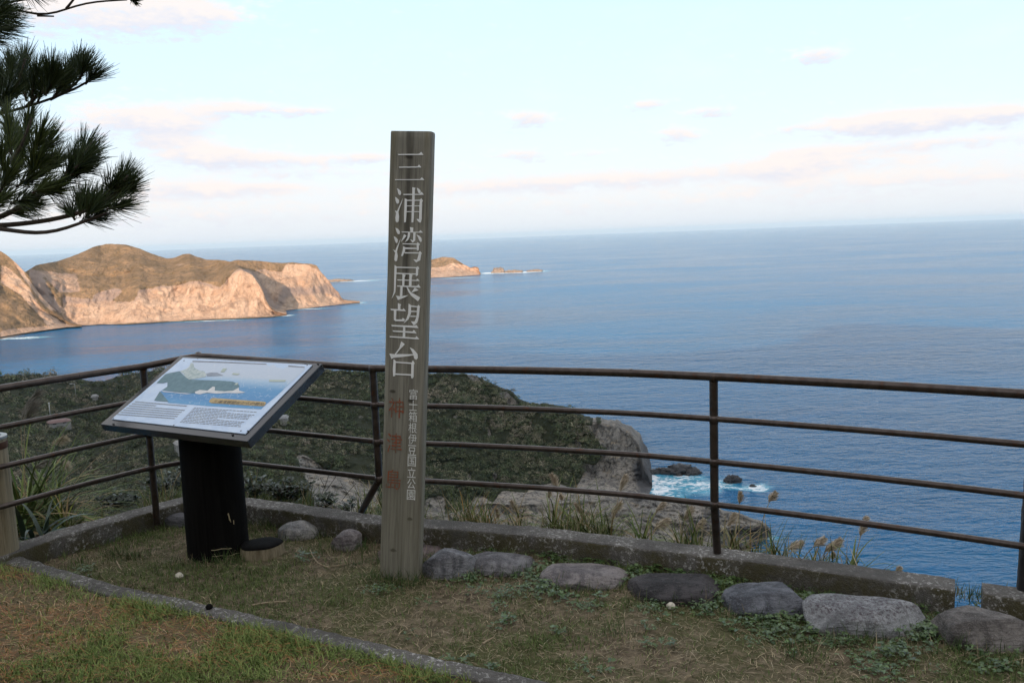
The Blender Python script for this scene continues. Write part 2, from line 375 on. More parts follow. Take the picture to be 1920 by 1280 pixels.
def m_post(n):                                   # weathered plank: grain, a dark heart streak, knots
    r = m_wood((0.165, 0.155, 0.13), (0.33, 0.315, 0.265), (0.20, 0.18, 0.125), 55, 1.6, 0.002)(n)
    p = n.obj(); sp = n.node('ShaderNodeSeparateXYZ'); n.put(sp.inputs[0], p)
    wob = n.m('MULTIPLY', n.m('SUBTRACT', n.noise(n.scale(p, (0, 0, 3.0)), 1.0, 3), 0.5), 0.03)
    dx = n.m('ABSOLUTE', n.m('SUBTRACT', n.m('ADD', sp.outputs[0], wob), -0.004))
    heart = n.m('MULTIPLY', n.ss(n.m('ADD', dx, n.m('MULTIPLY', n.noise(n.scale(p, (40, 40, 6)), 1.0, 4), 0.03)), 0.048, 0.012), n.ss(sp.outputs[2], 1.15, 1.7))
    col = n.mix(n.m('MULTIPLY', heart, 0.75), r['Base Color'], (0.055, 0.050, 0.042))
    k = None
    for kx, kz, kr in ((-0.06, 0.985, .010), (0.04, 0.945, .012), (0.05, 0.33, .010), (-0.035, 0.155, .011), (-0.005, 2.16, .014)):
        ddx = n.m('MULTIPLY', n.m('SUBTRACT', n.m('ADD', sp.outputs[0], n.m('MULTIPLY', n.m('SUBTRACT', n.noise(p, 45, 3), .5), .03)), kx), 1 / (kr * 1.6)); ddz = n.m('MULTIPLY', n.m('SUBTRACT', sp.outputs[2], kz), 1 / kr)
        q = n.m('ADD', n.m('MULTIPLY', ddx, ddx), n.m('MULTIPLY', ddz, ddz)); g = n.m('EXPONENT', n.m('MULTIPLY', q, -1.0)); k = g if k is None else n.m('MAXIMUM', k, g)
    col = n.mix(n.m('MULTIPLY', n.ss(k, 0.2, 0.8), 0.8), col, (0.035, 0.030, 0.024))
    low = n.m('MULTIPLY', n.ss(sp.outputs[2], 1.3, 0.2), n.noise(n.scale(p, (8, 8, 2)), 1.0, 4))
    col = n.mix(n.m('MULTIPLY', low, 0.8), col, (0.15, 0.138, 0.094))
    r['Base Color'] = col; return r
M_post = mat('weathered_plank', m_post)  # silvery grain
M_log = mat('grey_log', m_wood((0.20, 0.175, 0.12), (0.36, 0.31, 0.22), (0.24, 0.195, 0.12), 40, 1.5))
M_charred = mat('black_stained_wood', m_wood((0.004, 0.0037, 0.0037), (0.009, 0.0083, 0.008), (0.005, 0.0047, 0.0047), 40, 1.5, 0.002, .06))
M_stump = mat('stump_side', m_wood((0.17, 0.14, 0.09), (0.31, 0.26, 0.175), (0.12, 0.095, 0.06), 60, 6))
def m_scratch(n): return {'Base Color': n.mix(n.noise(n.obj(), 60, 3), (0.30, 0.25, 0.15), (0.5, 0.42, 0.27)), 'Roughness': 0.9}
M_scratch = mat('bare_wood_scratch', m_scratch)
def m_pipe(n):
    p = n.pos(); g = n.noise(p, 22, 6, 0.7); f = n.noise(p, 260, 3, 0.6)
    col = n.mix(n.ss(g, 0.4, 0.68), (0.085, 0.066, 0.058), (0.046, 0.036, 0.032)); col = n.mix(n.m('MULTIPLY', n.ss(g, 0.57, 0.68), 0.8), col, (0.12, 0.052, 0.026))
    return {'Base Color': col, 'Metallic': 0.6, 'Roughness': n.m('ADD', 0.2, n.m('MULTIPLY', g, 0.22)), 'Normal': n.bump(n.m('ADD', f, n.m('MULTIPLY', g, 0.8)), 0.35, 0.001)}
M_pipe = mat('brown_painted_pipe', m_pipe)
def m_rough_black(n):
    p = n.pos(); g = n.noise(p, 50, 5, 0.7)
    return {'Base Color': n.mix(n.ss(g, 0.5, 0.75), (0.012, 0.010, 0.011), (0.035, 0.028, 0.028)), 'Roughness': 0.75, 'Normal': n.bump(g, 0.8, 0.004)}
M_rblack = mat('rough_dark_post', m_rough_black)
def m_paint(c, amount=0.35, wood=(0.12, 0.11, 0.09), scale=60):
    def b(n):
        p = n.obj(); g = n.noise(n.scale(p, (2.5, 2.5, 1)), scale, 5, 0.7)
        return {'Base Color': n.mix(n.ss(g, 0.62 - amount * 0.2, 0.72 - amount * 0.2), c, wood), 'Roughness': 0.7, 'Specular IOR Level': 0.3}
    return b
M_white = mat('white_lettering_paint', m_paint((0.95, 0.96, 0.96), -0.2)); M_white2 = mat('white_small_paint', m_paint((0.80, 0.81, 0.79), 0.15))
M_red = mat('faded_red_paint', m_paint((0.33, 0.08, 0.035), 0.82, (0.17, 0.13, 0.095), 70))
def m_frame(n):
    g = n.noise(n.obj(), 25, 5, 0.7); return {'Base Color': n.mix(g, (0.016, 0.016, 0.019), (0.028, 0.028, 0.032)), 'IOR': 1.7, 'Roughness': n.m('ADD', 0.14, n.m('MULTIPLY', g, 0.15)), 'Normal': n.bump(n.noise(n.scale(n.obj(), (3, 60, 60)), 2.0, 4), 0.25, 0.002)}
M_frame = mat('dark_board_frame', m_frame)
def m_simple(c1, c2, scale=20, rough=0.8, metal=0.0, bumpd=0.0):
    def b(n):
        g = n.noise(n.obj(), scale, 5, 0.65); r = {'Base Color': n.mix(n.ss(g, 0.3, 0.7), c1, c2), 'Roughness': rough, 'Metallic': metal}
        if bumpd: r['Normal'] = n.bump(g, 1.0, bumpd)
        return r
    return b
M_steel = mat('steel_rim', m_simple((0.30, 0.30, 0.29), (0.42, 0.42, 0.41), 30, 0.4, 0.7)); M_rust = mat('rusty_band', m_simple((0.055, 0.022, 0.014), (0.10, 0.045, 0.025), 40, 0.8, 0.3, 0.002))
M_bark = mat('pine_bark', m_simple((0.035, 0.026, 0.02), (0.085, 0.062, 0.047), 40, 0.95, 0, 0.01))
M_twig = mat('dry_twig', m_simple((0.24, 0.18, 0.11), (0.38, 0.31, 0.20), 30, 0.9)); M_stem = mat('dark_stem', m_simple((0.05, 0.035, 0.025), (0.09, 0.065, 0.045), 30, 0.8))
M_pebble = mat('white_pebble', m_simple((0.5, 0.45, 0.36), (0.65, 0.6, 0.5), 30, 0.8, 0, 0.004))
M_darkvoid = mat('dark_inside', m_simple((0.012, 0.011, 0.01), (0.02, 0.018, 0.016), 20, 0.9))
M_wall = mat('pale_wall', m_simple((0.22, 0.215, 0.205), (0.30, 0.29, 0.28), 0.4, 0.9)); M_roof = mat('dull_roof', m_simple((0.14, 0.085, 0.08), (0.20, 0.13, 0.12), 0.6, 0.8)); M_roofg = mat('grey_roof', m_simple((0.17, 0.17, 0.17), (0.24, 0.24, 0.24), 0.6, 0.7))
M_glassdark = mat('dark_window', m_simple((0.02, 0.022, 0.025), (0.03, 0.03, 0.035), 1, 0.2)); M_pole = mat('grey_pole', m_simple((0.12, 0.115, 0.11), (0.17, 0.165, 0.16), 1, 0.8))
M_lamp = mat('lamp_shell', m_simple((0.4, 0.4, 0.4), (0.5, 0.5, 0.5), 1, 0.5))
def m_stone(c1, c2, c3, band=0.0, spots=0.0):
    def b(n):
        p = n.obj(); a = n.noise(p, 9, 6, 0.62, 0.6); g = n.noise(p, 55, 5, 0.7); s = n.noise(n.scale(p, (1, 2.5, 6)), 7, 5, 0.6, 1.2)
        sp = n.node('ShaderNodeSeparateXYZ'); n.put(sp.inputs[0], p)
        col = n.mix(n.ss(a, 0.40, 0.60), tuple(k * .8 for k in c1), tuple(k * 1.25 for k in c2)); col = n.mix(n.m('MULTIPLY', n.ss(n.noise(p, 130, 3, .7), .5, .7), .5), col, tuple(k * 1.9 for k in c2))
        if band: col = n.mix(n.m('MULTIPLY', n.ss(s, 0.52, 0.64), band), col, c3)
        else: col = n.mix(n.m('MULTIPLY', n.ss(g, 0.53, 0.68), 0.75), col, c3)
        if spots: col = n.mix(n.m('MULTIPLY', n.m('MULTIPLY', n.ss(n.noise(p, 75, 4, 0.7), 0.48, 0.6), n.ss(sp.outputs[2], 0.03, 0.09)), spots), col, (0.075, 0.055, 0.065))
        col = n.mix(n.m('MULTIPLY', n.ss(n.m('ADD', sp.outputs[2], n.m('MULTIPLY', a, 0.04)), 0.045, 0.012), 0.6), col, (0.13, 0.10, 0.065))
        return {'Base Color': col, 'Roughness': 0.78, 'Specular IOR Level': 0.4, 'Normal': n.bump(n.m('ADD', n.m('ADD', n.m('MULTIPLY', g, 0.010), n.m('MULTIPLY', n.noise(p, 180, 3, .7), .003)), n.m('MULTIPLY', s, 0.02)), 1.0, 1.0)}
    return b


# ------------------------------------------------------------------ sea
rows = []; radii = np.concatenate([np.geomspace(60, 70000, 60)]); angs = np.linspace(0, 2 * math.pi, 180, endpoint=False)
V = np.array([(r * math.cos(a), r * math.sin(a), SEA) for r in radii for a in angs])
tag(mesh_np('sea', V, grid_faces(60, 180, True), M_sea), 'blue open sea with small ripples reaching to the horizon', 'sea', kind='structure')


# ------------------------------------------------------------------ far land, laid out as polar height fields
def land(cols, crest, base, dcrest, dbase, nrow, back, seed, amp, polys, profile=None, tanp=None, mid=None, sea=SEA, darkp=None, soft=8, fine=(3.0, 14.0)):
    """columns at photo azimuths; each column climbs from its foot (pixel row base, distance dbase) to the skyline (crest, dcrest) and falls behind it.
    mid(x): (row, distance) of the brow between cliff and upper slope"""
    x = np.asarray(cols, float); nc = len(x); t = np.linspace(0, 1, nrow)
    Y = np.zeros((nrow, nc)); D = np.zeros((nrow, nc))
    for j in range(nc):
        ys = [base[j], crest[j]]; ds = [dbase[j], dcrest[j]]
        if mid is not None:
            my, md = mid[0][j], mid[1][j]; my = min(max(my, crest[j] + .3), base[j] - .3)
            ys = [base[j], my, crest[j]]; ds = [dbase[j], md, dcrest[j]]
        yy = base[j] + (crest[j] - base[j]) * t
        Y[:, j] = yy; D[:, j] = np.interp(-yy, -np.array(ys), ds)
    X = np.broadcast_to(x[None], (nrow, nc))
    d, hl = vec_rays(X.ravel(), Y.ravel()); P = CAM[None] + d * (D.ravel() / hl)[:, None]
    # relief: push points along their ray, less at the skyline and foot
    fade = (np.sin(np.clip(np.broadcast_to(t[:, None], (nrow, nc)), 0, 1) * math.pi) ** 0.5).ravel()
    q = P / amp[1]; q2 = P * np.array([1, 1, 0.45]) / amp[1]
    rel = (fbm(q2, 5, seed, 0.55, True) - 0.55) * amp[0] * 2
    rk = np.zeros((nrow, nc))
    for poly in polys: rk = np.maximum(rk, in_poly(X, Y, poly))
    for _ in range(3): rk[1:-1, 1:-1] = (rk[1:-1, 1:-1] * 2 + rk[:-2, 1:-1] + rk[2:, 1:-1] + rk[1:-1, :-2] + rk[1:-1, 2:]) / 6
    rel = rel + (fbm(P * np.array([1, 1, .40]) / fine[1], 5, seed + 300, .62, True) - .5) * fine[0] * 2 * (.25 + .75 * rk.ravel())
    D2 = D.ravel() + rel * fade; sd = np.where(d[:, 2] < -1e-4, (sea - CAM[2]) / np.minimum(d[:, 2], -1e-4) * hl, 1e9)
    lim = np.broadcast_to((0.9975 + .0035 * (1 - np.clip(t * 12, 0, 1)))[:, None], (nrow, nc)).ravel() * sd
    D2 = np.minimum(D2, lim); P = CAM[None] + d * (D2 / hl)[:, None]
    # far side
    P = P.reshape(nrow, nc, 3); last = P[-1]; dirs = last[:, :2] / np.linalg.norm(last[:, :2], axis=1)[:, None]
    bk = []
    for i in range(1, 9):
        s = i / 8; q = last.copy(); q[:, :2] += dirs * back * s; q[:, 2] = last[:, 2] + (sea - 6 - last[:, 2]) * s ** 1.6; bk.append(q)
    P = np.concatenate([P, np.array(bk)], 0); nr = nrow + 8
    def mask(plist):
        r = np.zeros((nr, nc))
        for poly in plist: r[:nrow] = np.maximum(r[:nrow], in_poly(X, Y, poly))
        r[nrow:] = r[nrow - 1]
        for _ in range(soft): r[1:-1, 1:-1] = (r[1:-1, 1:-1] * 2 + r[:-2, 1:-1] + r[2:, 1:-1] + r[1:-1, :-2] + r[1:-1, 2:]) / 6
        return r.ravel()
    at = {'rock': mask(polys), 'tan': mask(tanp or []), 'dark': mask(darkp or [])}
    return P.reshape(-1, 3), grid_faces(nr, nc), at, X, Y
def zz(pts, ox, oy, s): return [(ox + a / s, oy + b / s) + tuple(c) for a, b, *c in pts]
def join(parts):
    Vs = []; Qs = []; A = {}; b = 0
    for V, Q, at, *_ in parts:
        Vs.append(V); Qs.append(Q + b); b += len(V)
        for k, v in at.items(): A.setdefault(k, []).append(v)
    return np.concatenate(Vs), np.concatenate(Qs), {k: np.concatenate(v) for k, v in A.items()}
def seadist(x, y): p = atz(x, y, SEA); return math.hypot(p[0], p[1])
Z1 = (0, 420, 2.743)
# front mass of the headland
crA = zz([(120, 250), (150, 234), (185, 212), (300, 190), (400, 155), (480, 118), (540, 104), (600, 102), (660, 108), (720, 128), (800, 160), (860, 176), (900, 172), (940, 155), (975, 153), (1010, 168), (1060, 182), (1150, 186), (1210, 200), (1245, 226), (1290, 246), (1320, 275), (1345, 320), (1365, 385), (1385, 420), (1410, 445), (1445, 458), (1474, 464)], *Z1)
baA = zz([(120, 550), (330, 527), (520, 516), (640, 516), (900, 500), (1100, 491), (1300, 483), (1400, 478), (1474, 468)], *Z1)
miA = zz([(120, 330), (200, 300), (300, 310), (410, 330), (480, 330), (640, 345), (720, 330), (830, 310), (1000, 285), (1130, 300), (1200, 255), (1245, 235), (1300, 265), (1345, 330), (1400, 440), (1474, 466)], *Z1)
xA = np.linspace(crA[0][0], crA[-1][0], 260)
jit = (fbm(np.stack([xA * 0.12, xA * 0, xA * 0], 1), 4, 5) - .5)
cA = lerp_pts(crA, xA)[0] + jit * 1.6; bA = lerp_pts(baA, xA)[0]; mA = lerp_pts(miA, xA)[0]
dbA = np.array([seadist(a, b + 1.0) for a, b in zip(xA, bA)])
brow = fbm(np.stack([xA * 0.035, xA * 0, xA * 0 + 3], 1), 3, 9) - .5
rockA = [zz([(195, 238), (390, 262), (415, 345), (300, 352), (260, 300)], *Z1), zz([(320, 372), (560, 396), (690, 400), (715, 340), (830, 318), (930, 312), (1000, 288), (1050, 300), (1130, 325), (1150, 300), (1225, 228), (1290, 240), (1480, 470), (330, 530)], *Z1), zz([(520, 345), (600, 330), (640, 350), (560, 395), (470, 380)], *Z1), zz([(895, 203), (940, 203), (940, 212), (895, 212)], *Z1), zz([(150, 235), (200, 240), (320, 440), (300, 470), (140, 460)], *Z1)]
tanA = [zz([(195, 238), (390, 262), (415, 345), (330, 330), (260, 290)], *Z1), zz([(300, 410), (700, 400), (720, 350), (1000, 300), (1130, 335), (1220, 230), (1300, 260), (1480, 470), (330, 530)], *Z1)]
LA = land(xA, cA, bA, dbA + np.interp(xA, [40, 200, 380, 450, 538], [120, 330, 260, 110, 5]), dbA, 90, 260, 21, (34, 90), rockA, fine=(11.0, 40.0), mid=(mA, dbA + np.interp(xA, [40, 380, 470, 538], [70, 70, 45, 3]) + brow * 40), tanp=tanA)
# the point beyond it
crB = zz([(1180, 195), (1220, 184), (1300, 187), (1400, 197), (1450, 200), (1500, 197), (1560, 204), (1600, 204), (1628, 213), (1650, 245), (1690, 290), (1715, 325), (1740, 350), (1752, 375), (1765, 390), (1790, 400), (1850, 404)], *Z1)
baB = zz([(1180, 470), (1430, 447), (1500, 440), (1600, 430), (1780, 410), (1850, 406)], *Z1)
xB = np.linspace(crB[0][0], crB[-1][0], 150); jit = (fbm(np.stack([xB * 0.2, xB * 0, xB * 0], 1), 4, 15) - .5)
cB = lerp_pts(crB, xB)[0] + jit * 1.2; bB = np.maximum(lerp_pts(baB, xB)[0], cB + .6); dbB = np.array([seadist(a, b + .6) for a, b in zip(xB, bB)])
rockB = [zz([(1225, 225), (1300, 245), (1340, 235), (1450, 245), (1470, 205), (1570, 206), (1640, 240), (1860, 400), (1850, 410), (1430, 450), (1300, 450)], *Z1)]
tanB = [zz([(1300, 230), (1450, 245), (1470, 205), (1570, 206), (1640, 240), (1700, 300), (1600, 330), (1450, 320), (1420, 420)], *Z1), zz([(1480, 375), (1680, 355), (1760, 390), (1860, 400), (1850, 410), (1430, 450)], *Z1)]
LB = land(xB, cB, bB, dbB + np.interp(xB, [430, 540, 600, 675], [150, 120, 60, 2]), dbB, 70, 200, 41, (26, 70), rockB, fine=(9.0, 36.0), tanp=tanB)
V, Q, A = join([LA, LB])
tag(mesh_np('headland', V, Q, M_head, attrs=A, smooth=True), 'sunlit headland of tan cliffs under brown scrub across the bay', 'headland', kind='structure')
# the steep slope at the left edge
crL = zz([(-500, -150), (-300, 20), (-120, 95), (0, 138), (30, 155), (60, 180), (100, 217), (150, 268), (180, 330), (235, 395), (290, 448), (330, 492), (380, 518), (420, 524)], *Z1)
baL = zz([(-500, 640), (-200, 610), (0, 580), (150, 556), (340, 530), (420, 526)], *Z1)
xL = np.linspace(crL[0][0], crL[-1][0], 130); jit = (fbm(np.stack([xL * 0.1, xL * 0, xL * 0], 1), 4, 25) - .5)
cL = lerp_pts(crL, xL)[0] + jit * 2.5; bL = np.maximum(lerp_pts(baL, xL)[0], cL + .6); dbL = np.array([seadist(a, b + 3) for a, b in zip(xL, bL)])
rockL = [zz([(0, 200), (60, 240), (150, 330), (200, 420), (260, 470), (340, 510), (360, 530), (260, 530), (200, 470), (110, 370), (0, 300)], *Z1), zz([(60, 175), (100, 215), (180, 330), (300, 450), (250, 440), (120, 280)], *Z1), zz([(0, 545), (340, 515), (400, 530), (0, 600)], *Z1)]
LL = land(xL, cL, bL, dbL + np.interp(xL, [-180, 0, 60, 150], [320, 240, 120, 5]), dbL, 90, 150, 61, (30, 75), rockL, fine=(10.0, 36.0), tanp=rockL)
tag(mesh_np('hill', LL[0], LL[1], M_head, attrs=LL[2], smooth=True), 'steep half bare slope at the left edge running down to the beach', 'hill', kind='structure')
# beach
bp = [(-120, 652, 640), (0, 622, 638), (60, 617, 626), (100, 612, 616.5), (128, 610, 611.5)]
rows = [[tuple(atz(x, a, SEA + 2.2)) for x, a, b in bp], [tuple(atz(x, (a + b) / 2, SEA + .9)) for x, a, b in bp], [tuple(atz(x, b, SEA - .3)) for x, a, b in bp]]
mb = MB(); mb.grid(rows)
M_beach = mat('beach_gravel', m_simple((0.20, 0.18, 0.165), (0.30, 0.265, 0.235), 0.05, 0.95))
tag(mb.build('beach', M_beach, smooth=True), 'narrow grey beach at the foot of the left slope', 'beach', kind='structure')
# island
crI = [(732, 514), (738, 504), (752, 496), (770, 494), (795, 489), (812, 486), (830, 481.5), (850, 483), (862, 491), (872, 497), (882, 502), (890, 499.5), (897, 501), (900, 512)]
xI = np.linspace(732, 901, 110); jit = fbm(np.stack([xI * 0.2, xI * 0, xI * 0], 1), 4, 35) - .5
cI = lerp_pts(crI, xI)[0] + jit * 1.2; bI = np.maximum(np.interp(xI, [690, 800, 850, 900], [524, 521, 519, 515]), cI + .5); dbI = np.array([seadist(a, b + .4) for a, b in zip(xI, bI)])
rockI = [[(690, 512), (780, 505), (830, 500), (852, 492), (870, 497), (905, 498), (905, 525), (690, 530)]]
LI = land(xI, cI, bI, dbI + np.interp(xI, [690, 830, 880, 901], [60, 140, 60, 5]), dbI, 40, 200, 81, (40, 100), rockI, tanp=rockI)
tag(mesh_np('island', LI[0], LI[1], M_head, attrs=LI[2], smooth=True), 'small sunlit rocky island behind the timber signpost', 'island', kind='structure')


# ------------------------------------------------------------------ sea rocks
def m_searock(n):
    p = n.pos(); g = n.noise(p, 0.5, 6, 0.65); return {'Base Color': n.mix(g, (0.022, 0.022, 0.025), (0.06, 0.058, 0.06)), 'Roughness': 0.55, 'Normal': n.bump(g, 1.0, 1.2)}
M_srock = mat('wet_dark_rock', m_searock)
M_trock = mat('sunlit_rock', m_simple((0.19, 0.15, 0.12), (0.27, 0.21, 0.165), 0.08, 0.9, 0, 3.0))
def ico_dirs(sub):
    import bmesh
    bm = bmesh.new(); bmesh.ops.create_icosphere(bm, subdivisions=sub, radius=1.0)
    V = np.array([v.co[:] for v in bm.verts]); Fs = np.array([[v.index for v in f.verts] for f in bm.faces]); bm.free(); return V, Fs
ICO4 = ico_dirs(4); ICO5 = ico_dirs(5); ICO3 = ico_dirs(3)
def sea_rock(x, y, wpx, hpx, label, material, seed, group, spiky=1.5, D=None):
    c = atz(x, y, SEA); dist = np.linalg.norm(c - CAM); a = wpx / 2 * dist / F; h = hpx * dist / F
    V, Fs = ICO4; r = 0.62 + spiky * (fbm(V * np.array([3.2, 2.4, 2.4]) + seed * 7.1, 5, seed, 0.6, True) - .5)
    P = V * r[:, None] * np.array([a * 1.2, a * 0.8, h * 1.25]); P[:, 2] = np.maximum(P[:, 2], -h * .5)
    o = mesh_np('sea_rock', P, Fs, material, smooth=False); o.location = c; tag(o, label, 'rock', group); return o
G = 'dark rocks in the surf off the cliff'
sea_rock(1256, 887, 16, 4, 'smallest black rock between the flat one and the largest in the surf', M_srock, 17, G)
sea_rock(1222, 886, 30, 5, 'low black rock in the surf touching the foot of the pale cliff', M_srock, 1, G)
sea_rock(1243, 884, 34, 6, 'flat black rock in the surf, second one out from the cliff', M_srock, 2, G)
sea_rock(1274, 885, 56, 11, 'largest black rock in the white surf off the cliff', M_srock, 3, G)
sea_rock(1296, 888, 30, 7, 'black rock at the seaward end of the surf reef', M_srock, 4, G)
sea_rock(1374, 903, 26, 10, 'lone black rock in the sea just right of the middle railing post', M_srock, 5, G)
sea_rock(1411, 911.5, 10, 3, 'tiny awash rock farther right, past the lone black rock', M_srock, 6, G)
G2 = 'brown rocks beyond the small island'
sea_rock(934, 511.5, 20, 8, 'pointed brown rock just right of the small island', M_trock, 7, G2)
sea_rock(964, 511, 30, 4, 'flat brown reef in the middle of the foam line past the island', M_trock, 8, G2)
sea_rock(1002, 509, 26, 3, 'lowest brown reef at the right tip of the foam line', M_trock, 9, G2)
sea_rock(634, 527.5, 44, 3.5, 'long low brown reef off the tip of the headland', M_trock, 10, G2)


# ------------------------------------------------------------------ near hill with its scrub
crN = [(-420, 684, 640), (-200, 694, 660), (0, 704, 690), (60, 702, 700), (105, 703, 720), (145, 711, 735), (172, 717, 750), (196, 716, 740), (225, 706, 700), (262, 698, 650), (330, 691, 600), (450, 690, 580), (600, 696, 560), (700, 698, 555), (800, 702, 540), (872, 702, 522), (890, 706, 518), (905, 714, 515), (935, 726, 510), (962, 739, 505), (974, 754, 496), (992, 761, 490), (1040, 765, 484), (1075, 776, 476), (1098, 791, 470), (1112, 797, 469), (1120, 795, 468), (1148, 801, 465), (1163, 803, 463), (1169, 812, 461), (1184, 819, 457), (1191, 834, 453), (1199, 838, 450), (1203, 858, 446), (1206, 880, 441), (1217, 899, 436), (1223, 908, 434)]
xN = np.concatenate([np.arange(-420, 840, 5.0), np.arange(840, 1224, 2.2)])
cN, dN = lerp_pts(crN, xN)
jit = (fbm(np.stack([xN * 0.09, xN * 0, xN * 0], 1), 5, 45, .6) - .5) * np.interp(xN, [0, 850, 1100, 1223], [3, 6, 7, 4]) + (fbm(np.stack([xN * 0.35, xN * 0, xN * 0], 1), 3, 46, .6) - .5) * np.interp(xN, [0, 850, 1080, 1130, 1223], [2, 3, 3, 9, 9]); cN = cN + jit
bN = np.interp(xN, [-420, 1100, 1150, 1190, 1212, 1223], [1075, 1075, 1040, 980, 940, 912]); dbN = np.interp(xN, [-420, 0, 400, 700, 1000, 1150, 1200, 1223], [150, 160, 200, 290, 372, 396, 420, 433])
rockN = [[(1090, 797), (1122, 825), (1131, 848), (1118, 872), (1082, 866), (1097, 884), (1077, 917), (1044, 905), (1000, 911), (987, 924), (940, 920), (925, 942), (897, 925), (880, 944), (893, 965), (870, 1080), (1250, 1080), (1250, 780), (1150, 795)],
         [(552, 850), (575, 855), (620, 885), (690, 905), (705, 915), (712, 1080), (600, 1080), (588, 930)], [(796, 935), (815, 930), (832, 928), (835, 970), (790, 980)],
         [(872, 700), (890, 703), (908, 722), (890, 718)], [(931, 733), (950, 735), (977, 760), (955, 760), (940, 745)], [(912, 803), (918, 800), (922, 822), (916, 822)], [(1078, 826), (1090, 828), (1088, 842), (1080, 840)], [(874, 890), (884, 886), (884, 905), (876, 905)], [(922, 886), (934, 886), (930, 900), (924, 900)],
         [(845, 781), (862, 776), (862, 782), (846, 786)], [(674, 778), (683, 776), (686, 796), (676, 796)], [(1130, 846), (1131, 850), (1121, 870)]]
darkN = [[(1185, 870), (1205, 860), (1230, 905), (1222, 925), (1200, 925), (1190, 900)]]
LN = land(xN, cN, bN, dN, dbN, 150, 130, 101, (13, 42), rockN, soft=5, fine=(13.0, 19.0), darkp=darkN)
tag(mesh_np('hillside', LN[0], LN[1], M_hill, attrs=LN[2], smooth=False), 'scrub covered hillside below the lookout ending in a pale cliff', 'hillside', kind='structure')
# rock shelf at the water
crS = [(540, 1010, 330), (600, 985, 345), (700, 985, 360), (840, 965, 375), (900, 945, 385), (1000, 945, 395), (1100, 940, 402), (1150, 938, 404), (1185, 930, 405), (1205, 924, 405), (1240, 934, 403), (1290, 941, 399), (1335, 950, 390), (1360, 960, 384), (1400, 970, 375), (1425, 980, 368), (1440, 991, 361), (1446, 1000, 357)]
xS = np.arange(540, 1447, 2.5); cS, dS = lerp_pts(crS, xS); cS = cS + (fbm(np.stack([xS * 0.07, xS * 0, xS * 0], 1), 5, 55, .6) - .5) * 8
bS = np.interp(xS, [540, 1000, 1250, 1320, 1380, 1425, 1446], [1090, 1085, 1075, 1046, 1036, 1016, 1004]); dbS = np.minimum(np.array([seadist(a, b) for a, b in zip(xS, bS)]), dS - 2)
dS = dS * np.interp(xS, [540, 1000, 1250, 1446], [.90, .91, .955, .998]); dbS = np.minimum(dbS * np.interp(xS, [540, 1250, 1446], [.95, .97, .996]), dS - 1.5)
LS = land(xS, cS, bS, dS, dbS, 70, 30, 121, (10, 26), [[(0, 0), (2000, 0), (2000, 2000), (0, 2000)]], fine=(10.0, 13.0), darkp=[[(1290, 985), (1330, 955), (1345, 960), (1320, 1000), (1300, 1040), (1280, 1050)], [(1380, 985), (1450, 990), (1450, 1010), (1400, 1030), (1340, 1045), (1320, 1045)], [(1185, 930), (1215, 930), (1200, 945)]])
tag(mesh_np('rock_shelf', LS[0], LS[1], M_hill, attrs=LS[2], smooth=False), 'grey bare rock shelf running into the sea below the cliff', 'rocks', kind='structure')

rng = np.random.default_rng(7)
def leaf_quads(C, R, nq, size, colfun, up_bias=0.3, flat=0.8):
    """clumps of loose leaf-sized quads: C (N,3) centres, R (N,) radii"""
    N = len(C); dirs = rng.normal(size=(N, nq, 3)); dirs[..., 2] = np.abs(dirs[..., 2]) * (1 - up_bias) + up_bias * rng.random((N, nq))
    dirs /= np.linalg.norm(dirs, axis=2)[..., None]; rr = 1 - .45 * rng.random((N, nq)) ** 2.2
    P = C[:, None] + dirs * (R[:, None] * rr)[..., None] * np.array([1, 1, flat])
    a = rng.normal(size=(N, nq, 3)); a /= np.linalg.norm(a, axis=2)[..., None]
    nn = dirs + rng.normal(size=dirs.shape) * 0.38; b = np.cross(nn, a); b /= np.linalg.norm(b, axis=2)[..., None] + 1e-9; a = np.cross(b, nn); a /= np.linalg.norm(a, axis=2)[..., None] + 1e-9
    s = (size * (0.6 + 0.8 * rng.random((N, nq))) * np.ones((N, 1)) if np.isscalar(size) else size[:, None] * (0.6 + 0.8 * rng.random((N, nq))))[..., None]
    V = np.stack([P - a * s - b * s * .6, P + a * s - b * s * .6, P + a * s * .7 + b * s * .6, P - a * s * .7 + b * s * .6], 2).reshape(-1, 3)
    Q = np.arange(N * nq * 4).reshape(-1, 4); col = np.repeat(colfun(N, nq).reshape(-1, 3), 4, 0); return V, Q, col
# scatter clumps over the vegetated part of the hill
nr, nc = 158, len(xN); Pg = LN[0].reshape(nr, nc, 3); Rg = LN[2]['rock'].reshape(nr, nc)
ii = rng.integers(0, 150, 30000); jj = rng.integers(0, nc - 1, 30000)
keep = rng.random(30000) < np.where(xN[jj] < 840, 1.0, 0.62); ii, jj = ii[keep], jj[keep]
C = Pg[ii, jj] + (Pg[ii + 1, jj] - Pg[ii, jj]) * rng.random((len(ii), 1)) + (Pg[ii, jj + 1] - Pg[ii, jj]) * rng.random((len(ii), 1))
pn = fbm(C / 11.0, 4, 200, .6); rv = Rg[ii, jj] + (pn - .5) * 1.0
ok = (rv < 0.42) & (vnoise(C / 16.0, 300) * .5 + vnoise(C / 6.0, 301) * .5 > 0.33); C, pn = C[ok][:14000], pn[ok][:14000]
Dc = np.linalg.norm(C - CAM, axis=1); R = (0.8 + 2.4 * rng.random(len(C)) ** 2.6) * np.sqrt(Dc / 420)
kindn = fbm(C / 30.0, 3, 400, .6) * .6 + rng.random(len(C)) * .4
